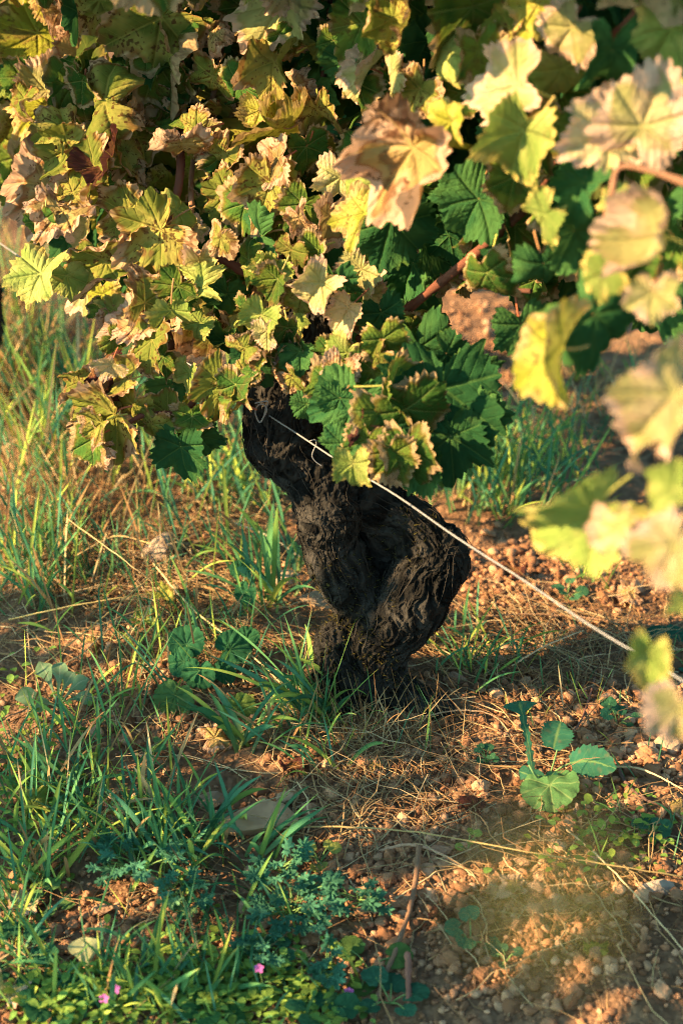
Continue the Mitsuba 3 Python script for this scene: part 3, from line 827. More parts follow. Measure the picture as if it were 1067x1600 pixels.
_rw = rng_for(61)
wire('trellis_wire', spline([WIRE_A + ROW * s + NRM * _rw.normal(0, .0015) + np.array([0, 0, _rw.normal(0, .0018) - .006 * abs(math.sin(s * 2.85))]) for s in np.linspace(-7, 5, 100)], 600), 0.00105, 'pale steel trellis wire running past the trunk down to the right', 'wire')
tie = [(398, 630), (418, 627), (415, 640), (412, 652), (406, 660), (401, 652), (399, 642), (404, 633), (412, 632), (417, 641), (410, 655)]
wire('wire_tie', spline([PY(x, y, 2.268 - 0.004 * i / 10) for i, (x, y) in enumerate(tie)], 60), 0.0009, 'small pale loop of tie wire twisted round the trellis wire', 'wire tie')
hook = [(482, 690), (492, 687), (494, 694), (489, 706), (488, 714), (494, 722), (503, 728)]
wire('wire_hook', spline([PY(x, y, 2.245) for x, y in hook], 30), 0.0008, 'thin grey wire hook hanging beside the green leaves on the trunk', 'wire hook')

# ------------------------------------------------------------------ blades, stems, leaves of weeds
def ribbon(A, B, width, arch=0.0, side=None, n=8, cols=3, fold=0.25, wf=None, twist=0.0, arch_dir=None, wave=0.0, rng=None):
    """a leaf blade from A to B; wf(t): width along it; arch: how far the middle stands above the straight line"""
    A, B = np.asarray(A, float), np.asarray(B, float)
    t = np.linspace(0, 1, n + 1)
    ad = np.array([0, 0, 1.0]) if arch_dir is None else arch_dir
    M = (A + B) / 2 + 2 * ad * arch
    c = ((1 - t) ** 2)[:, None] * A + (2 * t * (1 - t))[:, None] * M + (t ** 2)[:, None] * B
    tan = norm(np.gradient(c, axis=0))
    if side is None:
        side = np.cross(B - A, [0, 0, 1.0])
        if np.linalg.norm(side) < 1e-4:
            side = np.array([1.0, 0, 0])
    side = norm(side)
    s = norm(side - tan * (tan @ side)[:, None])
    nn = np.cross(s, tan)
    tw = (twist * t)[:, None]
    s, nn = s * np.cos(tw) + nn * np.sin(tw), nn * np.cos(tw) - s * np.sin(tw)
    w = (np.sin(np.pi * np.clip(t * 0.93 + 0.07, 0, 1)) ** 0.6 if wf is None else wf(t)) * width / 2
    u = np.linspace(-1, 1, cols)
    lift = fold * np.abs(u)[None] * w[:, None]
    if wave:
        lift = lift + wave * width * np.abs(u)[None] ** 2 * np.sin(t * 11 + (rng.uniform(0, 6) if rng else 0))[:, None]
    v = c[:, None] + s[:, None] * (u[None, :, None] * w[:, None, None]) + nn[:, None] * lift[..., None]
    i, j = np.meshgrid(np.arange(n), np.arange(cols - 1), indexing='ij')
    i0 = i * cols + j
    qd = np.stack([i0, i0 + cols, i0 + cols + 1, i0 + 1], -1).reshape(-1, 4)
    return v.reshape(-1, 3), np.vstack([qd[:, [0, 1, 2]], qd[:, [0, 2, 3]]]), np.repeat(t, cols), np.tile(np.abs(u), n + 1)


GREENS = np.array([(0.050, 0.140, 0.058), (0.068, 0.170, 0.066), (0.130, 0.225, 0.055), (0.055, 0.155, 0.090), (0.24, 0.30, 0.06), (0.040, 0.12, 0.062)])
TANS = np.array([(0.42, 0.26, 0.12), (0.50, 0.34, 0.17), (0.34, 0.19, 0.09), (0.56, 0.42, 0.24), (0.26, 0.14, 0.07)])


def grass_blade(rng, base, length, width, lean=None, tan_share=0.0, n=7, droop=None):
    a = rng.uniform(0, 2 * np.pi)
    out = np.array([math.cos(a), math.sin(a), 0]) * abs(rng.normal(0.35, 0.25))
    if lean is not None:
        out = out + np.asarray(lean)
    d = norm(out + np.array([0, 0, 1.0]))
    droop = rng.uniform(0.0, 0.55) if droop is None else droop
    tip = base + length * (d * (1 - 0.25 * droop) + norm(out + 1e-6) * droop * 0.5 - np.array([0, 0, droop * 0.55]))
    tip[2] = max(tip[2], float(base[2]) + 0.004)
    arch = length * droop * 0.22
    v, f, t, u = ribbon(base, tip, width, arch, side=np.cross(out + np.array([1e-3, 0, 0]), [0, 0, 1]) + rng.normal(0, .5, 3), n=n, fold=rng.uniform(.1, .45), twist=rng.normal(0, 0.7), wf=lambda t: np.clip((1 - t) * 3.0, 0, 1) ** 0.7 * (0.75 + 0.25 * np.sin(np.pi * t)) + 0.02)
    if rng.random() < tan_share:
        col = np.broadcast_to(TANS[rng.integers(5)] * rng.uniform(.8, 1.2), (len(v), 3))
    else:
        g = GREENS[rng.integers(6)] * rng.uniform(1.0, 1.9)
        col = np.repeat(g[None], len(v), 0)
        yel = np.array([0.42, 0.38, 0.10])
        k = (np.clip(0.30 - t, 0, 1) * 1.6 * rng.random() + np.clip(t - 0.82, 0, 1) * 4.0 * (rng.random() < .35))[:, None]
        col = col * (1 - np.clip(k, 0, 1)) + yel * np.clip(k, 0, 1)
        col = col * (1 + 0.25 * (1 - u))[:, None]
    return v, f, col


# (centre px, py, half extents, blades, length, width mm, dry share)
GRASS = [
    (180, 880, 200, 90, 170, (.06, .17), (1.5, 4), .2), (330, 1010, 150, 80, 110, (.05, .15), (1.5, 4), .15), (900, 1060, 140, 90, 60, (.03, .09), (1, 2.5), .3),
    (5, 520, 70, 60, 170, (.20, .40), (2, 5), .6), (30, 600, 60, 60, 90, (.15, .30), (2, 5), .4),
    (70, 690, 150, 110, 330, (.12, .30), (3, 6), .32), (20, 560, 90, 70, 170, (.15, .32), (3, 6), .7), (120, 820, 160, 90, 110, (.10, .28), (1.2, 2.4), .95), (350, 765, 110, 50, 110, (.10, .24), (3, 6), .15),
    (440, 900, 70, 70, 34, (.10, .22), (4, 7), .10), (790, 750, 130, 70, 330, (.07, .20), (3, 6.5), .08), (50, 900, 90, 100, 170, (.08, .22), (3, 5.5), .15),
    (110, 1260, 150, 130, 230, (.06, .16), (2.5, 6), .2), (240, 1570, 300, 65, 170, (.05, .13), (2.5, 6), .05), (280, 1330, 110, 80, 90, (.07, .16), (3, 7), .05),
    (760, 1030, 90, 60, 60, (.05, .13), (2, 4), .05), (930, 905, 60, 25, 18, (.05, .10), (3, 5), .05), (600, 1150, 150, 45, 160, (.05, .12), (.8, 1.6), .75),
    (470, 1130, 70, 60, 80, (.06, .16), (1.5, 4), .25), (900, 640, 140, 70, 120, (.06, .18), (2.5, 5), .35), (210, 1080, 160, 90, 60, (.06, .18), (2, 4), .2), (300, 640, 220, 60, 120, (.10, .25), (3, 6), .3),
    (300, 1450, 200, 50, 36, (.05, .13), (2, 5), .05), (1000, 1290, 90, 130, 26, (.03, .08), (1.5, 3), .1), (20, 1450, 60, 70, 70, (.05, .14), (2.5, 5), .05),
]
rng = rng_for(301)
acc = Acc()
for cx, cy, rx, ry, n, L, W, dry in GRASS:
    m = 0
    while m < n:
        ux, uy = rng.normal(0, 0.5, 2)
        if abs(ux) > 1.2 or abs(uy) > 1.1:
            continue
        m += 1
        b = G(cx + ux * rx, cy + uy * ry)
        v, f, col = grass_blade(rng, b - [0, 0, .004], rng.uniform(*L), rng.uniform(*W) / 950, lean=np.array([-0.05, 0.05, 0]) + rng.normal(0, .12, 3) * [1, 1, 0], tan_share=dry)
        acc.add(v, f, col)
scene['grass'] = acc.shape('green_mat')
labels['grass'] = {'label': 'loose green and half dry grass growing on the vineyard soil', 'category': 'grass', 'kind': 'stuff'}

# single tufts with blades of their own: (px, py, blades, length, width mm, lean in x and y, label)
TUFTS = [
    (505, 1115, 34, (.12, .27), (4, 9), (-.25, -.10), 'dense tuft of long dark blades against the left foot of the trunk'),
    (385, 1165, 16, (.10, .20), (6, 10), (-.15, -.1), 'broad bladed grass tuft midway between trunk and large stone'),
    (60, 1380, 20, (.08, .2), (4, 8), (0, .0), 'tall upright grass tuft with pale stalk at the lower left'),
    (400, 1330, 12, (.09, .16), (5, 8), (.25, 0.05), 'grass tuft leaning over the large tan stone'),
    (420, 945, 14, (.12, .22), (6, 11), (-.1, .0), 'tuft of wide blades left of the trunk with one blade arching far left'),
    (235, 1330, 16, (.08, .15), (4, 8), (.05, -.15), 'grass tuft with broad blades left of the large stone'),
    (500, 1210, 12, (.07, .14), (3, 6), (-.35, .1), 'low grass tuft with blades spreading left beneath the trunk'),
    (230, 1560, 10, (.06, .14), (6, 10), (.1, .1), 'blurred broad grass tuft at the bottom edge near the pink flowers'),
    (780, 800, 14, (.10, .2), (4, 7), (0, 0), 'yellow green grass tuft behind the wire right of the trunk'),
    (395, 790, 12, (.10, .22), (4, 7), (-.15, .1), 'sunlit yellow green grass tuft behind the trunk on the left'),
    (720, 1040, 9, (.06, .15), (2, 4), (.05, 0), 'thin dark grass tuft right of the trunk foot'),
]
for n, (px, py, nb, L, W, lean, lab) in enumerate(TUFTS):
    rng = rng_for(500 + n)
    k = thing('grass_tuft', lab, 'grass tuft', 'grass tufts around the trunk')
    c = G(px, py)
    for b in range(nb):
        o = rng.normal(0, 0.016, 2)
        base = on_ground([c[0] + o[0], c[1] + o[1], 0], -.004)
        v, f, col = grass_blade(rng, base, rng.uniform(*L), rng.uniform(*W) / 1000, lean=[lean[0], lean[1], 0], n=10, droop=rng.uniform(.05, .8))
        part(k, 'blade', shape1(v, f, col, 'green_mat'))

# ------------------------------------------------------------------ straw, twigs
def straw_line(rng, p, a, length, r, rise=0.0, bow=0.1):
    n = 7
    t = np.linspace(-.5, .5, n)
    d = np.array([math.cos(a), math.sin(a)])
    e = np.array([-d[1], d[0]])
    xy = p[:2] + length * (t[:, None] * d + (bow * (t * t * 4 - .33) + .03 * rng.normal(size=n))[:, None] * e)
    z = hgt(xy[:, 0], xy[:, 1])
    zz = np.convolve(np.pad(z, 2, mode='edge'), np.ones(5) / 5, 'valid')
    z = np.maximum(zz, z - .003) + r + rise * (t + .5) + rng.uniform(0, .006)
    return tube(np.column_stack([xy, z]), r * np.linspace(1.1, .6, n), 4)


STRAW = [(150, 900, 330, 160, 680), (330, 960, 200, 120, 160), (60, 620, 160, 200, 300), (330, 760, 220, 90, 220), (840, 1010, 260, 80, 420), (780, 1170, 220, 110, 90), (560, 1230, 150, 130, 230), (930, 620, 190, 110, 260), (300, 1120, 260, 160, 130), (860, 1370, 300, 230, 190), (250, 1480, 330, 160, 90)]
rng = rng_for(302)
acc = Acc()
for cx, cy, rx, ry, n in STRAW:
    for _ in range(n):
        p = G(cx + rng.normal(0, .5) * rx, cy + rng.normal(0, .5) * ry)
        v, f = straw_line(rng, p, rng.uniform(0, np.pi), rng.uniform(.03, .20), rng.uniform(.0004, .0012), rise=abs(rng.normal(0, .018)), bow=rng.normal(0, .12))
        acc.add(v, f, TANS[rng.integers(5)] * rng.uniform(.4, 1.05))
scene['dry_straw'] = acc.shape('matte_mat')
labels['dry_straw'] = {'label': 'thin dry stems and roots strewn over the soil', 'category': 'straw', 'kind': 'stuff'}

LINES = [
    ('straw_stalk', [(365, 1325, 0), (440, 1295, .02), (620, 1297, .03), (850, 1335, .03), (1080, 1372, .02)], 1.5, (.40, .28, .12), 'long pale straw stalk crossing the ground from the large stone to the right edge', 'straw stalk'),
    ('straw_stalk', [(870, 1285, .0), (925, 1330, .02), (985, 1390, .02), (1067, 1485, .01)], 1.6, (.55, .40, .22), 'pale straw stalk running down past the pale stone at right', 'straw stalk'),
    ('straw_stalk', [(955, 1197, .01), (1005, 1203, .02), (1080, 1240, .02)], 2.0, (.58, .42, .24), 'pale straw stalk from the toothed leaf to the right edge', 'straw stalk'),
    ('straw_stalk', [(820, 1160, .01), (900, 1178, .02), (960, 1200, .01)], 1.5, (.45, .28, .15), 'reddish straw stalk lying behind the round weed leaf', 'straw stalk'),
    ('straw_stalk', [(15, 968, .05), (120, 945, .06), (240, 927, .05)], 1.7, (.55, .38, .14), 'golden straw stalk at the left, nearly level', 'straw stalk'),
    ('straw_stalk', [(235, 902, .08), (130, 990, .05), (40, 1060, .02)], 1.4, (.45, .28, .11), 'straw stalk slanting down to the left edge below the pale stone', 'straw stalk'),
    ('straw_stalk', [(240, 880, .04), (300, 950, .04), (400, 1030, .03), (500, 1130, .02)], 1.8, (.55, .40, .20), 'long straw stalk slanting down to the right toward the trunk foot', 'straw stalk'),
    ('straw_stalk', [(210, 1000, .01), (240, 920, .07), (200, 880, .11), (105, 810, .14)], 1.3, (.48, .32, .16), 'bent upright straw stalk at the left of the pale stone', 'straw stalk'),
    ('straw_stalk', [(120, 868, .06), (180, 838, .07), (238, 850, .07)], 1.5, (.50, .34, .15), 'short straw stalk pointing at the pale stone', 'straw stalk'),
    ('straw_stalk', [(360, 815, .03), (420, 838, .04), (480, 878, .02)], 1.7, (.52, .44, .32), 'whitish straw stalk lit by the sun left of the trunk', 'straw stalk'),
    ('straw_stalk', [(720, 965, .01), (850, 960, .015), (1020, 978, .01)], 1.8, (.34, .20, .12), 'brown straw stalk lying level under the wire', 'straw stalk'),
    ('straw_stalk', [(800, 1040, .03), (850, 1010, .05), (910, 985, .04)], 1.5, (.55, .38, .22), 'pale straw stalk rising to the right in the shade under the wire', 'straw stalk'),
    ('straw_stalk', [(655, 1120, .01), (720, 1110, .02), (770, 1118, .01), (800, 1150, .0)], 1.5, (.42, .28, .17), 'curved straw stalk on the shaded soil right of the trunk foot', 'straw stalk'),
    ('straw_stalk', [(0, 760, .05), (80, 790, .04), (140, 850, .02)], 2.0, (.55, .36, .18), 'blurred straw stalk at the left edge below the hanging leaves', 'straw stalk'),
    ('straw_stalk', [(480, 1180, 0), (500, 1250, .01), (540, 1330, 0)], 1.5, (.36, .22, .11), 'brown straw stalk to the right of the large stone', 'straw stalk'),
    ('twig', [(655, 1320, .02), (645, 1400, .015), (620, 1480, .012), (595, 1540, .01), (575, 1620, .01)], 3.6, (.20, .115, .07), 'long grey brown twig pointing straight down the lower middle', 'twig'),
    ('twig', [(637, 1490, .015), (638, 1540, .01), (640, 1590, .005)], 4.0, (.22, .10, .07), 'short thick reddish twig beside the long twig', 'twig'),
    ('twig', [(590, 1330, .0), (640, 1320, .012), (690, 1335, .012), (740, 1370, 0)], 2.2, (.40, .25, .16), 'crooked tan twig lying across the long twig', 'twig'),
    ('twig', [(940, 1010, .0), (910, 1120, .01), (870, 1160, 0)], 1.6, (.16, .08, .06), 'thin dark twig on the soil beside the blurred yellow leaf', 'twig'),
    ('twig', [(960, 1180, .0), (975, 1220, .01), (1010, 1250, .01), (1050, 1262, 0)], 2.4, (.10, .06, .05), 'dark curved twig right of the toothed weed', 'twig'),
]
for n, (name, pts, r, col, lab, cat) in enumerate(LINES):
    rng = rng_for(650 + n)
    k = thing(name, lab, cat)
    c = spline([G(x, y, u + r / 1000) for x, y, u in pts], 8 * len(pts))
    c = c + rng.normal(0, .0003, c.shape)
    v, f = tube(c, (r if name == 'twig' else .78 * r) / 1000 * np.linspace(1.1, .75, len(c)) * (1 + .1 * rng.normal(size=len(c))), 7)
    tone = meshkit.fbm(v * 60, 2, n)[:, None]
    scene[k] = shape1(v, f, np.array(col) * (.6 + .8 * tone), 'matte_mat')

# ------------------------------------------------------------------ stones and clods
def lump(rng, sub, rough=0.30, flat=0.7, cuts=0):
    m = trimesh.creation.icosphere(subdivisions=sub)
    v = np.array(m.vertices)
    ph = rng.uniform(0, 50, 3)
    v = v * (1 + rough * 2 * (meshkit.fbm(v * 1.1 + ph, 2) - .5) + rough * .7 * (meshkit.fbm(v * 3 + ph, 2) - .5))[:, None]
    for _ in range(cuts):
        d = norm(rng.normal(0, 1, 3))
        h = rng.uniform(.45, .8)
        o = v @ d - h
        v = v - np.where(o > 0, o * .9, 0)[:, None] * d
    v = v * [1, rng.uniform(.65, 1), flat * rng.uniform(.75, 1.1)]
    a = rng.uniform(0, 6.3)
    R = np.array([[math.cos(a), -math.sin(a), 0], [math.sin(a), math.cos(a), 0], [0, 0, 1]])
    return v @ R.T, np.array(m.faces)


SOIL = np.array([(0.24, 0.128, 0.072), (0.29, 0.168, 0.100), (0.165, 0.088, 0.050), (0.35, 0.22, 0.140), (0.20, 0.106, 0.060)])
# stones: px, py, half width px, squash across, height share, colour, turn, label
STONES = [
    (250, 862, 34, 1.1, .75, (.36, .27, .21), 'blurred pale pointed stone in the straw at the left'),
    (400, 1288, 64, 1.0, .55, (.50, .31, .18), 'large tan stone half buried behind the grass tuft at the lower left'),
    (450, 1252, 26, .8, .8, (.42, .27, .165), 'angular tan stone at the upper right end of the large stone'),
    (332, 1252, 22, 1.5, .7, (.30, .20, .13), 'upper of the two brown oval stones left of the large stone'),
    (343, 1282, 15, 1.5, .7, (.30, .20, .13), 'lower of the two brown oval stones left of the large stone'),
    (488, 945, 36, .7, .7, (.44, .31, .21), 'flat grey tan stone against the left side of the trunk'),
    (440, 915, 36, .6, .8, (.58, .42, .29), 'sunlit pale stone in the grass left of the trunk'),
    (1025, 1392, 34, .6, .7, (.42, .35, .29), 'pale grey angular stone near the lower right edge'),
    (712, 1066, 26, .5, .6, (.34, .20, .13), 'flat reddish stone right of the trunk foot'),
    (985, 1160, 15, .8, .7, (.38, .25, .16), 'small tan stone under the blurred yellow leaf'),
    (1030, 1138, 18, .8, .8, (.50, .38, .27), 'pale square stone at the right edge above the twig'),
    (1040, 1165, 24, .8, .7, (.44, .31, .21), 'broad tan stone at the right edge'),
    (1010, 1172, 22, .7, .6, (.40, .27, .18), 'tan stone left of the broad stone at the right edge'),
    (650, 1180, 16, .8, .8, (.34, .20, .12), 'small reddish stone on the soil in front of the trunk'),
    (340, 1148, 26, .5, .5, (.44, .27, .19), 'flat reddish tan stone left of the grass in front of the trunk'),
    (862, 1310, 20, .6, .6, (.40, .25, .16), 'long tan stone below the heart shaped weed leaf'),
    (690, 1330, 18, .7, .6, (.38, .22, .14), 'reddish tan stone in the middle of the lower soil'),
    (620, 1220, 18, .8, .7, (.30, .18, .10), 'brown stone in the dry grass in front of the trunk'),
    (545, 1560, 16, 1.2, .7, (.36, .22, .14), 'blurred brown stone beside the pink flower at the bottom'),
    (490, 1460, 16, 1.3, .7, (.36, .23, .15), 'small upright brown stone under the lacy weed'),
    (185, 1290, 22, .9, .7, (.34, .18, .12), 'dark reddish stone in the grass at the left'),
]
for n, (px, py, half, asp, hs, col, lab) in enumerate(STONES):
    rng = rng_for(700 + n)
    p = G(px, py)
    d = (p - CAM) @ FWD
    s = half * d / FPX
    v, f = lump(rng, 4, .28, 1.0, cuts=7)
    w = v * [s, s * asp, s * hs] + p + [0, 0, s * hs * .25]
    tone = meshkit.fbm(w * 45, 3, n)[:, None]
    k = thing('stone', lab, 'stone')
    scene[k] = shape1(w, f, np.array(col) * (.5 + .6 * tone), 'grit_mat')

rng = rng_for(303)
spots = []
for cx, cy, rx, ry, n, scale in ((860, 900, 170, 60, 1500, 1.0), (960, 1150, 140, 90, 1500, 1.1), (800, 1420, 300, 190, 2600, 1.15), (560, 1350, 160, 200, 1100, 1.0), (250, 1080, 160, 100, 700, 1.0), (150, 1480, 220, 110, 1100, 1.0), (330, 1540, 130, 70, 600, 1.0), (760, 560, 130, 80, 700, 1.3), (300, 900, 250, 100, 500, 1.0), (760, 1070, 140, 90, 500, 1.0), (620, 1180, 160, 60, 500, .8)):
    for _ in range(n):
        px, py = cx + rng.normal(0, .6) * rx, cy + rng.normal(0, .6) * ry
        if py < 430:
            continue
        p = G(px, py)
        r = min(.0125, scale * .0032 * math.exp(rng.normal(0, .55)))
        spots.append((r * FPX / ((p - CAM) @ FWD) * (1 if 0 < px < 1067 and 0 < py < 1600 else .1), r, p))
spots.sort(key=lambda s: -s[0])
variants = [lump(rng_for(800 + i), 1, .5, .8, 2) for i in range(24)]
big_variants = [lump(rng_for(850 + i), 2, .5, .8, 4) for i in range(16)]
acc = Acc()
for n, (_, r, p) in enumerate(spots):
    col = SOIL[rng.integers(5)] * [1.16, 1.06, .98] * rng.uniform(.7, 1.3)
    if n < 300:
        v, f = big_variants[n % 16]
        k = thing('soil_clod', 'reddish brown crumb of soil lying loose on the bare earth', 'soil clod', 'soil clods on the bare earth')
        w = v * r + p + [0, 0, r * .35]
        scene[k] = shape1(w, f, col * (.75 + .5 * meshkit.fbm(w * 150, 2, 1)[:, None]), 'grit_mat')
    else:
        v, f = variants[n % 24]
        a = rng.uniform(0, 6.3)
        R = np.array([[math.cos(a), -math.sin(a), 0], [math.sin(a), math.cos(a), 0], [0, 0, 1]])
        acc.add(v @ R.T * r + p + [0, 0, r * .3], f, col)
scene['soil_crumbs'] = acc.shape('matte_mat', smooth=True)
labels['soil_crumbs'] = {'label': 'small crumbs of reddish brown soil covering the ground', 'category': 'soil crumbs', 'kind': 'stuff'}

# ------------------------------------------------------------------ weeds
def weed_leaf(owner, A, B, width, wf, col, arch=0.0, n=22, cols=15, fold=.18, vein=(0.16, 0.27, 0.10), side=None, wave=.03, seed=0, twist=0.0, name='leaf', label=None, bumps=.15):
    rng = rng_for(seed)
    v, f, t, u = ribbon(A, B, width, arch, n=n, cols=cols, fold=fold, wf=wf, wave=wave, rng=rng, side=side, twist=twist)
    v = v + (meshkit.fbm(v * 120 + seed, 2)[:, None] - .5) * width * bumps * np.array([.2, .2, 1])
    c = np.array(col) * (.75 + .5 * meshkit.fbm(v * 70 + seed, 2)[:, None])
    side_vein = (np.abs((t * 6 - u * 1.1) % 1 - .5) < .07) & (u < .85)
    c = np.where(side_vein[:, None], .84 * c + .16 * np.array(vein), c)
    dirt = np.clip(meshkit.fbm(v * 160 + seed * 3, 2) * 3.2 - 2.0, 0, 1)[:, None]
    c = c * (1 - .6 * dirt) + .6 * dirt * np.array([.20, .13, .07])
    c = np.where((u < .05)[:, None], np.array(vein), c)
    return part(owner, name, shape1(v, f, c, 'green_mat'), label)


def stem(owner, pts, r, col, name='stem'):
    c = spline(pts, 6 * len(pts))
    v, f = tube(c, r, 6)
    part(owner, name, shape1(v, f, col, 'matte_mat'))


def oval(t):
    return np.sin(np.pi * np.clip(t, 0.0, 1)) ** .75 + .02


def toothed(base):
    def w(t):
        k = t * 9
        return np.clip(base(t), 0, 9) * (.90 + .2 * (k - np.floor(k)))
    return w


def spoon(t):
    return .10 + .90 * np.exp(-((t - .72) / .23) ** 2) * np.clip((1 - t) * 7, 0, 1) ** .5


def heart(t):
    return np.clip(t * 9, 0, 1) ** .5 * np.clip((1 - t), 0, 1) ** .55 * 1.05 + .02


def lobed_neck(t):
    k = t * 8.0
    tooth = .16 + .16 * (k - np.floor(k)) ** 2
    head = np.exp(-((t - .93) / .075) ** 2) * np.clip((1 - t) * 22, 0, 1) ** .5
    return tooth * np.clip((.97 - t) * 8, 0, 1) + head


W = thing('weed', 'weed with toothed and heart shaped leaves on the soil right of the trunk', 'weed')
BG = (0.035, 0.135, 0.085)
c0 = G(852, 1228, .004)
stem(W, [c0, G(835, 1210, .035), G(826, 1195, .05)], .0016, (.12, .22, .09))
weed_leaf(W, G(831, 1205, .03), G(811, 1096, .085), .046, lobed_neck, BG, .006, n=48, side=RGT, seed=1, label='narrow notched leaf with a broad head', fold=.1)
stem(W, [c0, G(862, 1200, .03), G(870, 1172, .05)], .0012, (.14, .24, .09), 'leaf_stalk')
weed_leaf(W, G(864, 1170, .047), G(876, 1128, .075), .044, toothed(lambda t: np.sin(np.pi * (.06 + .94 * t)) ** .5), BG, .004, n=64, side=RGT, seed=2, label='round upright leaf')
stem(W, [c0, G(868, 1205, .02), G(892, 1192, .03), G(905, 1190, .032)], .0015, (.16, .26, .10), 'leaf_stalk')
weed_leaf(W, G(890, 1193, .03), G(962, 1203, .04), .043, toothed(lambda t: np.sin(np.pi * np.clip(t * .88 + .12, 0, 1)) ** .65), BG, .008, n=64, seed=3, side=UPV, fold=.06, label='oval toothed leaf pointing right')
HEART = (W, G(858, 1226, .022), norm(G(870, 1292, .012) - G(858, 1226, .022)))
weed_leaf(W, G(850, 1225, .015), G(824, 1210, .03), .020, oval, BG, .004, side=UPV, seed=5)
weed_leaf(W, G(855, 1225, .015), G(868, 1205, .035), .018, oval, BG, .004, side=RGT, seed=6)
weed_leaf(W, G(838, 1225, .012), G(810, 1205, .03), .022, spoon, BG, .004, side=UPV, seed=7)

W = thing('weed', 'rosette weed with grey green spoon shaped leaves near the left edge', 'weed')
c0 = G(92, 1108, .005)
for n, (x, y, u, w) in enumerate(((62, 1034, .05, .026), (96, 1034, .06, .024), (140, 1062, .045, .023), (24, 1092, .03, .028), (54, 1112, .03, .020), (118, 1050, .05, .02), (150, 1095, .02, .02))):
    weed_leaf(W, c0, G(x, y, u), w, spoon, (.150, .260, .150), .012, side=RGT if n in (0, 1, 5) else UPV, seed=20 + n, vein=(.26, .34, .22), fold=.12)

def round_leaf(owner, rng, pos, ey, ez, size, col, lobes=0, deep=0.0, crinkle=.06, nr=7, nt=73, teeth=14, vein=None, stalk_to=None, bend=-.3, label=None, scallop=.10):
    th = np.linspace(-np.pi + .02, np.pi - .02, nt)
    R = .82 + .14 * np.cos(th) - .55 * np.clip((np.abs(th) - 2.5) / .64, 0, 1) ** 2
    if lobes:
        c = np.abs(np.cos(th * lobes / 2))
        R = R * (1 - deep + deep * c ** .7) * (1 - .22 * (.5 + .5 * np.cos(th * lobes * 3)))
    k = th * teeth / 2 / np.pi + rng.random()
    R = R * (1 - scallop / 2 + scallop * np.sqrt(np.abs(np.sin(np.pi * k)))) if not lobes else R
    s = np.linspace(0, 1, nr + 1)[1:]
    S, TH = np.meshgrid(s, th, indexing='ij')
    x, y = S * R * np.sin(TH), S * R * np.cos(TH)
    ribs = np.min([np.where(np.cos(TH - a) > 0, np.abs(x * math.cos(a) - y * math.sin(a)), 9) for a in (0, .62, -.62, 1.3, -1.3, 2.1, -2.1)], axis=0)
    z = crinkle * np.clip(ribs / .12, 0, 1) + crinkle * 1.6 * (meshkit.fbm(np.stack([x * 7, y * 7, x * 0 + 5], -1), 2) - .5) + .12 * np.abs(x) + .10 * (meshkit.fbm(np.stack([x * 4, y * 4, x * 0 + rng.uniform(0, 40)], -1), 2) - .5) * 2
    a = bend * y
    y, z = np.sin(a) / bend - z * np.sin(a), (1 - np.cos(a)) / bend + z * np.cos(a)
    v = np.vstack([[[0, 0, 0]], np.stack([x, y, z], -1).reshape(-1, 3)])
    i, j = np.meshgrid(np.arange(nr - 1), np.arange(nt - 1), indexing='ij')
    i0 = 1 + i * nt + j
    qd = np.stack([i0, i0 + 1, i0 + nt + 1, i0 + nt], -1).reshape(-1, 4)
    k = np.arange(nt - 1)
    f = np.vstack([np.stack([k * 0, 2 + k, 1 + k], 1), qd[:, [0, 1, 2]], qd[:, [0, 2, 3]]])
    w = v @ frame(ey, ez).T * size + pos
    c = np.array(col) * (.7 + .6 * meshkit.fbm(v * 4 + rng.uniform(0, 9), 2)[:, None])
    if vein is not None:
        rib = np.concatenate([[1], (ribs < .016).reshape(-1)])
        c = np.where(rib[:, None] > 0, np.array(vein), c)
    key = part(owner, 'leaf', shape1(w, f, c, 'green_mat'), label)
    if stalk_to is not None:
        pts = spline([w[0], (w[0] + stalk_to) / 2 + [0, 0, .004], stalk_to], 8)
        pv, pf = tube(pts, .0009, 5)
        part(key, 'stalk', shape1(pv, pf, (.14, .24, .08), 'matte_mat'))
    return w


round_leaf(HEART[0], rng_for(899), HEART[1], HEART[2], norm(BCK + [0, 0, .8] - .25 * RGT), .047, (.085, .20, .075), crinkle=.035, teeth=26, nr=10, nt=121, vein=(.20, .30, .12), label='large heart shaped leaf half in the sun', bend=-.5, scallop=.045)
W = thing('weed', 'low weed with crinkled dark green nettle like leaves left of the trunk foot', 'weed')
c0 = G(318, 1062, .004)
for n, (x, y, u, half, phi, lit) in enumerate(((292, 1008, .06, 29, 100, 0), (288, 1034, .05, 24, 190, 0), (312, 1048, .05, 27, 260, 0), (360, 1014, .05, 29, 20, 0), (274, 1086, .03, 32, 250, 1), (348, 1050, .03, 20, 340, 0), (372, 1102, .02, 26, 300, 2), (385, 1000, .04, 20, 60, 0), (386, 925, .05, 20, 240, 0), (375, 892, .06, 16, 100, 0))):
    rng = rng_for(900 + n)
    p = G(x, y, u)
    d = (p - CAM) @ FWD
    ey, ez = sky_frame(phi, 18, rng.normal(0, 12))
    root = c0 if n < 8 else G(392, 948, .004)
    round_leaf(W, rng, p, ey, norm(ez + [0, 0, .5]), half * d / FPX / .85, ((.030, .115, .055), (.10, .20, .07), (.16, .24, .06))[lit], crinkle=.055, teeth=20, nt=101, nr=9, vein=(.06, .16, .07), stalk_to=root)  # leaves marked lit have the sunlight put into a brighter base colour

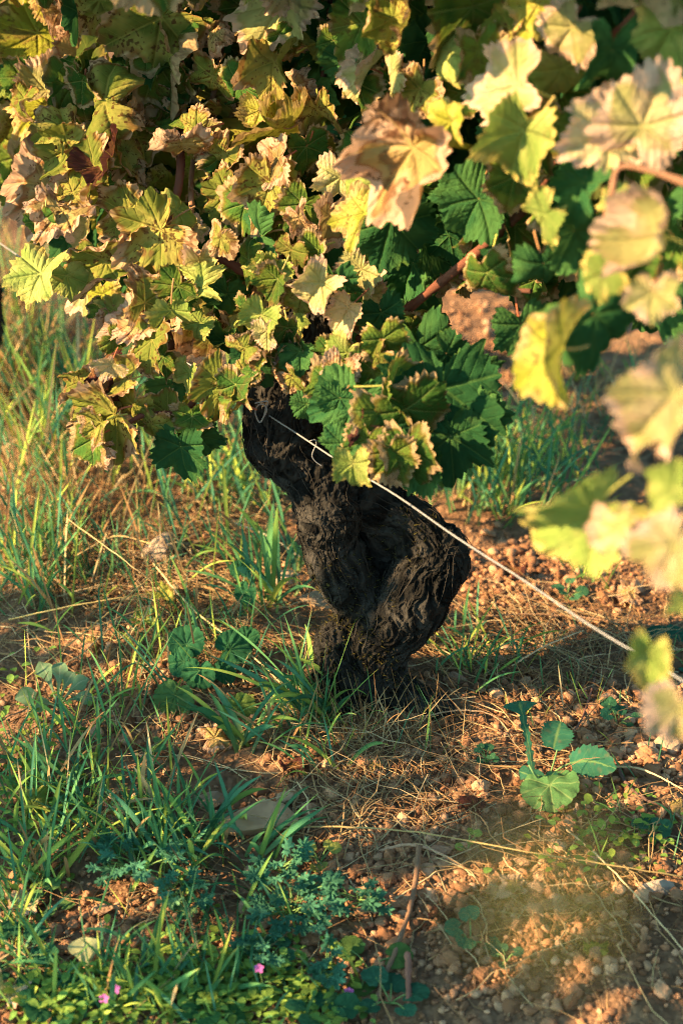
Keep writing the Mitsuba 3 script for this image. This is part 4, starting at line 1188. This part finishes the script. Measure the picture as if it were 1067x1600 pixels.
LACY = [(455, 1410, 15, 60, 45, 'wide lacy blue green weed on the soil at the lower middle'), (560, 1395, 8, 40, 30, 'small lacy weed right of the wide one'), (215, 1345, 12, 62, 36, 'lacy weed in the grass at the lower left'),
        (440, 1352, 7, 36, 30, 'lacy weed just below the large stone'), (510, 1500, 6, 22, 34, 'drooping lacy weed beneath the wide one'), (400, 1480, 5, 34, 26, 'blurred lacy weed above the pink flower at the bottom'), (290, 1395, 8, 44, 34, 'pale tipped lacy weed below the lower left grass')]
for n, (px, py, nl, rx, ry, lab) in enumerate(LACY):
    rng = rng_for(930 + n)
    W = thing('weed', lab, 'weed')
    c0 = G(px, py + 15, .003)
    for i in range(nl * 2):
        x, y = px + rng.uniform(-1, 1) * rx * 1.1, py + rng.uniform(-1, 1) * ry
        p = G(x, y, rng.uniform(.025, .06))
        out = norm(np.array([p[0] - c0[0], p[1] - c0[1], .01]))
        ez = norm(np.array([0, -.25, 1.0]) + rng.normal(0, .25, 3))
        round_leaf(W, rng, p, out, ez, rng.uniform(.011, .020), np.array((.060, .18, .11)) * rng.uniform(.8, 1.4) + (np.array((.08, .07, 0)) if n == 6 and rng.random() < .5 else 0), lobes=7, deep=.55, crinkle=.12, nr=5, nt=85, stalk_to=c0 + rng.normal(0, .004, 3))

# small broad leaved seedlings: (px, py, leaves, half px, colour, label)
SEED = [
    (965, 1128, 5, 15, (.04, .14, .08), 'small dark green seedling among the crumbs above the toothed weed'), (760, 1190, 6, 10, (.05, .15, .08), 'tiny seedling in the shade in front of the trunk'),
    (1015, 1300, 9, 14, (.05, .15, .09), 'spreading seedling patch left of the right edge, above the pale stone'), (1050, 1015, 5, 26, (.035, .13, .085), 'grey green weed at the right edge behind the yellow leaf'),
    (735, 1470, 4, 20, (.045, .14, .075), 'blurred seedling with round leaves on the lower soil'), (790, 1500, 4, 13, (.04, .13, .075), 'blurred small seedling right of the round leaved one'),
    (575, 1505, 3, 28, (.09, .17, .05), 'blurred lobed weed leaf beside the twig'), (610, 1560, 5, 26, (.045, .14, .08), 'blurred weed at the foot of the long twig'),
    (885, 935, 5, 14, (.05, .15, .08), 'small weed on the crumbs behind the wire'), (240, 1180, 5, 9, (.10, .20, .08), 'tiny pale seedling on the soil below the nettle like weed'),
    (80, 1425, 5, 16, (.10, .20, .07), 'small seedling with yellowish leaves at the lower left'), (420, 1500, 6, 20, (.05, .15, .08), 'blurred clover like weed under the pink flower'),
    (500, 1345, 6, 14, (.30, .34, .09), 'yellowish seedling on the soil right of the large stone'), (30, 1500, 6, 30, (.03, .11, .06), 'blurred dark broad leaved weed in the lower left corner'),
    (730, 1330, 4, 9, (.22, .30, .07), 'tiny yellow green seedling beside the long straw'), (90, 1570, 6, 26, (.03, .11, .05), 'blurred dark weed at the bottom edge'), (830, 560, 5, 20, (.10, .20, .09), 'blurred weed in the sunlit gap behind the leaves'),
    (330, 1590, 8, 22, (.05, .15, .05), 'blurred clover like weed at the bottom edge left of the middle'), (500, 1590, 7, 24, (.035, .12, .06), 'blurred dark weed at the bottom edge beside the pink flower'),
]
for n, (px, py, nl, half, col, lab) in enumerate(SEED):
    rng = rng_for(960 + n)
    W = thing('weed', lab, 'weed')
    c0 = G(px, py + half * .3, .002)
    d = (c0 - CAM) @ FWD
    for i in range(nl):
        a = i / nl * 6.28 + rng.uniform(-.4, .4)
        sp = half * (1.2 + .5 * rng.random()) * d / FPX
        p = on_ground(c0 + np.array([math.cos(a), math.sin(a), 0]) * sp, rng.uniform(.006, .03))
        round_leaf(W, rng, p, norm(np.array([math.cos(a), math.sin(a), .2])), norm(np.array([0, -.3, 1]) + rng.normal(0, .2, 3)), half * d / FPX * rng.uniform(.7, 1.05), np.array(col) * rng.uniform(.8, 1.25), nr=5, nt=49, crinkle=.03, teeth=10, stalk_to=c0)

# sunlit ground cover at the bottom left
rng = rng_for(304)
acc = Acc()
for cx, cy, rx, ry, n in ((320, 1530, 150, 60, 700), (110, 1570, 130, 50, 350), (60, 1230, 100, 140, 300), (960, 1300, 110, 60, 160), (440, 1570, 110, 50, 260)):
    for _ in range(n):
        p = G(cx + rng.normal(0, .6) * rx, cy + rng.normal(0, .6) * ry, rng.uniform(.003, .03))
        a = rng.uniform(0, 6.3)
        d = np.array([math.cos(a), math.sin(a), rng.uniform(-.1, .5)]) * rng.uniform(.006, .017)
        v, f, t, u = ribbon(p, p + d, np.linalg.norm(d) * .65, .001, n=5, wf=oval)
        acc.add(v, f, np.array((.12, .24, .060)) * rng.uniform(.6, 1.6) + np.array((.12, .09, 0)) * rng.random())
scene['ground_cover'] = acc.shape('green_mat')
labels['ground_cover'] = {'label': 'tiny leafed ground cover creeping over the soil', 'category': 'ground cover', 'kind': 'stuff'}

# pale single leaves standing in the lower left, and fallen vine leaves
W = thing('weed', 'pale yellow green spoon leaf standing upright at the lower left', 'weed')
weed_leaf(W, G(138, 1540, .0), G(132, 1462, .045), .040, spoon, (.46, .46, .24), .004, side=RGT, seed=51, vein=(.50, .52, .30))
FALLEN = [(222, 972, .012, 26, 200, 7, 'fallen yellow green leaf lying on the straw left of the trunk'), (42, 1412, .02, 30, 60, 4, 'fallen pale leaf in the grass at the lower left edge'), (14, 1545, .02, 36, 80, 4, 'fallen cream leaf in the lower left corner'),
          (186, 1258, .015, 30, 250, 3, 'crumpled dry brown leaf in the grass at the left'), (345, 1150, .015, 36, 20, 3, 'fallen dry leaf lying left of the grass in front of the trunk'), (375, 1100, .012, 30, 300, 7, 'fallen yellowish leaf beneath the nettle like weed'),
          (1058, 1262, .015, 24, 200, 3, 'fallen dry leaf at the right edge below the straw stalk'), (890, 1275, .01, 24, 300, 3, 'small dry leaf tip under the heart shaped weed leaf'), (60, 1255, .03, 32, 10, 7, 'fallen pale yellow leaf caught in the grass at the left edge'), (455, 1195, .012, 24, 120, 6, 'fallen brown leaf in the thin grass below the trunk'),
          (585, 1190, .012, 22, 30, 3, 'small dry fallen leaf on the straw in front of the trunk'), (735, 1260, .012, 24, 150, 6, 'dark brown fallen leaf left of the heart shaped weed leaf'), (800, 1385, .012, 26, 200, 3, 'curled tan fallen leaf below the long straw stalk'),
          (690, 1430, .012, 24, 330, 6, 'dark fallen leaf on the soil right of the long twig'), (930, 1475, .012, 26, 80, 2, 'blurred yellowish fallen leaf at the lower right'), (150, 1000, .015, 26, 40, 3, 'dry tan fallen leaf above the spoon leaved rosette'),
          (980, 925, .012, 28, 170, 3, 'dry fallen leaf on the crumbs at the right, above the wire'), (800, 890, .012, 24, 250, 6, 'brown fallen leaf on the crumbs just right of the trunk'), (255, 930, .02, 28, 300, 2, 'yellowish fallen leaf in the straw below the pale pointed stone')]
for n, (px, py, up, half, phi, kind, lab) in enumerate(FALLEN):
    rng = rng_for(980 + n)
    p = G(px, py, up)
    d = (p - CAM) @ FWD
    k = thing('fallen_leaf', lab, 'fallen leaf')
    v, f, uv = leaf_mesh(rng, kind=kind, curl=rng.uniform(-.3, .4), ruffle=.16)
    a = math.radians(phi)
    M = frame(np.array([math.cos(a), math.sin(a), .1]), norm(np.array([0, -.2, 1]) + rng.normal(0, .2, 3)))
    scene[k] = mikit.ply(((v - [0, .22, 0]) @ M.T * half * d / FPX / .86 + p, f), 'leaf_mat', smooth=True, uv=uv)

# pink flowers
for n, (px, py, up, lab) in enumerate(((163, 1560, .04, 'lower left of the pair of tiny pink flowers'), (181, 1545, .045, 'upper right of the pair of tiny pink flowers'), (405, 1513, .05, 'single tiny pink flower under the lacy weed'), (545, 1550, .03, 'tiny pink flower beside the blurred stone at the bottom'))):
    rng = rng_for(990 + n)
    k = thing('pink_flower', lab, 'flower')
    c = G(px, py, up)
    root = on_ground(c + rng.normal(0, .012, 3))
    stem(k, [root, (root + c) / 2 + [.003, 0, .004], c], .0006, (.14, .24, .07))
    for i in range(5):
        a = i * 6.283 / 5 + rng.random() * .3
        o = math.cos(a) * RGT + math.sin(a) * UPV
        v, f, t, u = ribbon(c, c + o * .0058 + BCK * .002, .005, .001, side=np.cross(o, BCK), wf=lambda t: .2 + .8 * np.sin(np.pi * np.clip(t * .75 + .1, 0, 1)))
        part(k, 'petal', shape1(v, f, (.66, .18, .55), 'green_mat'))
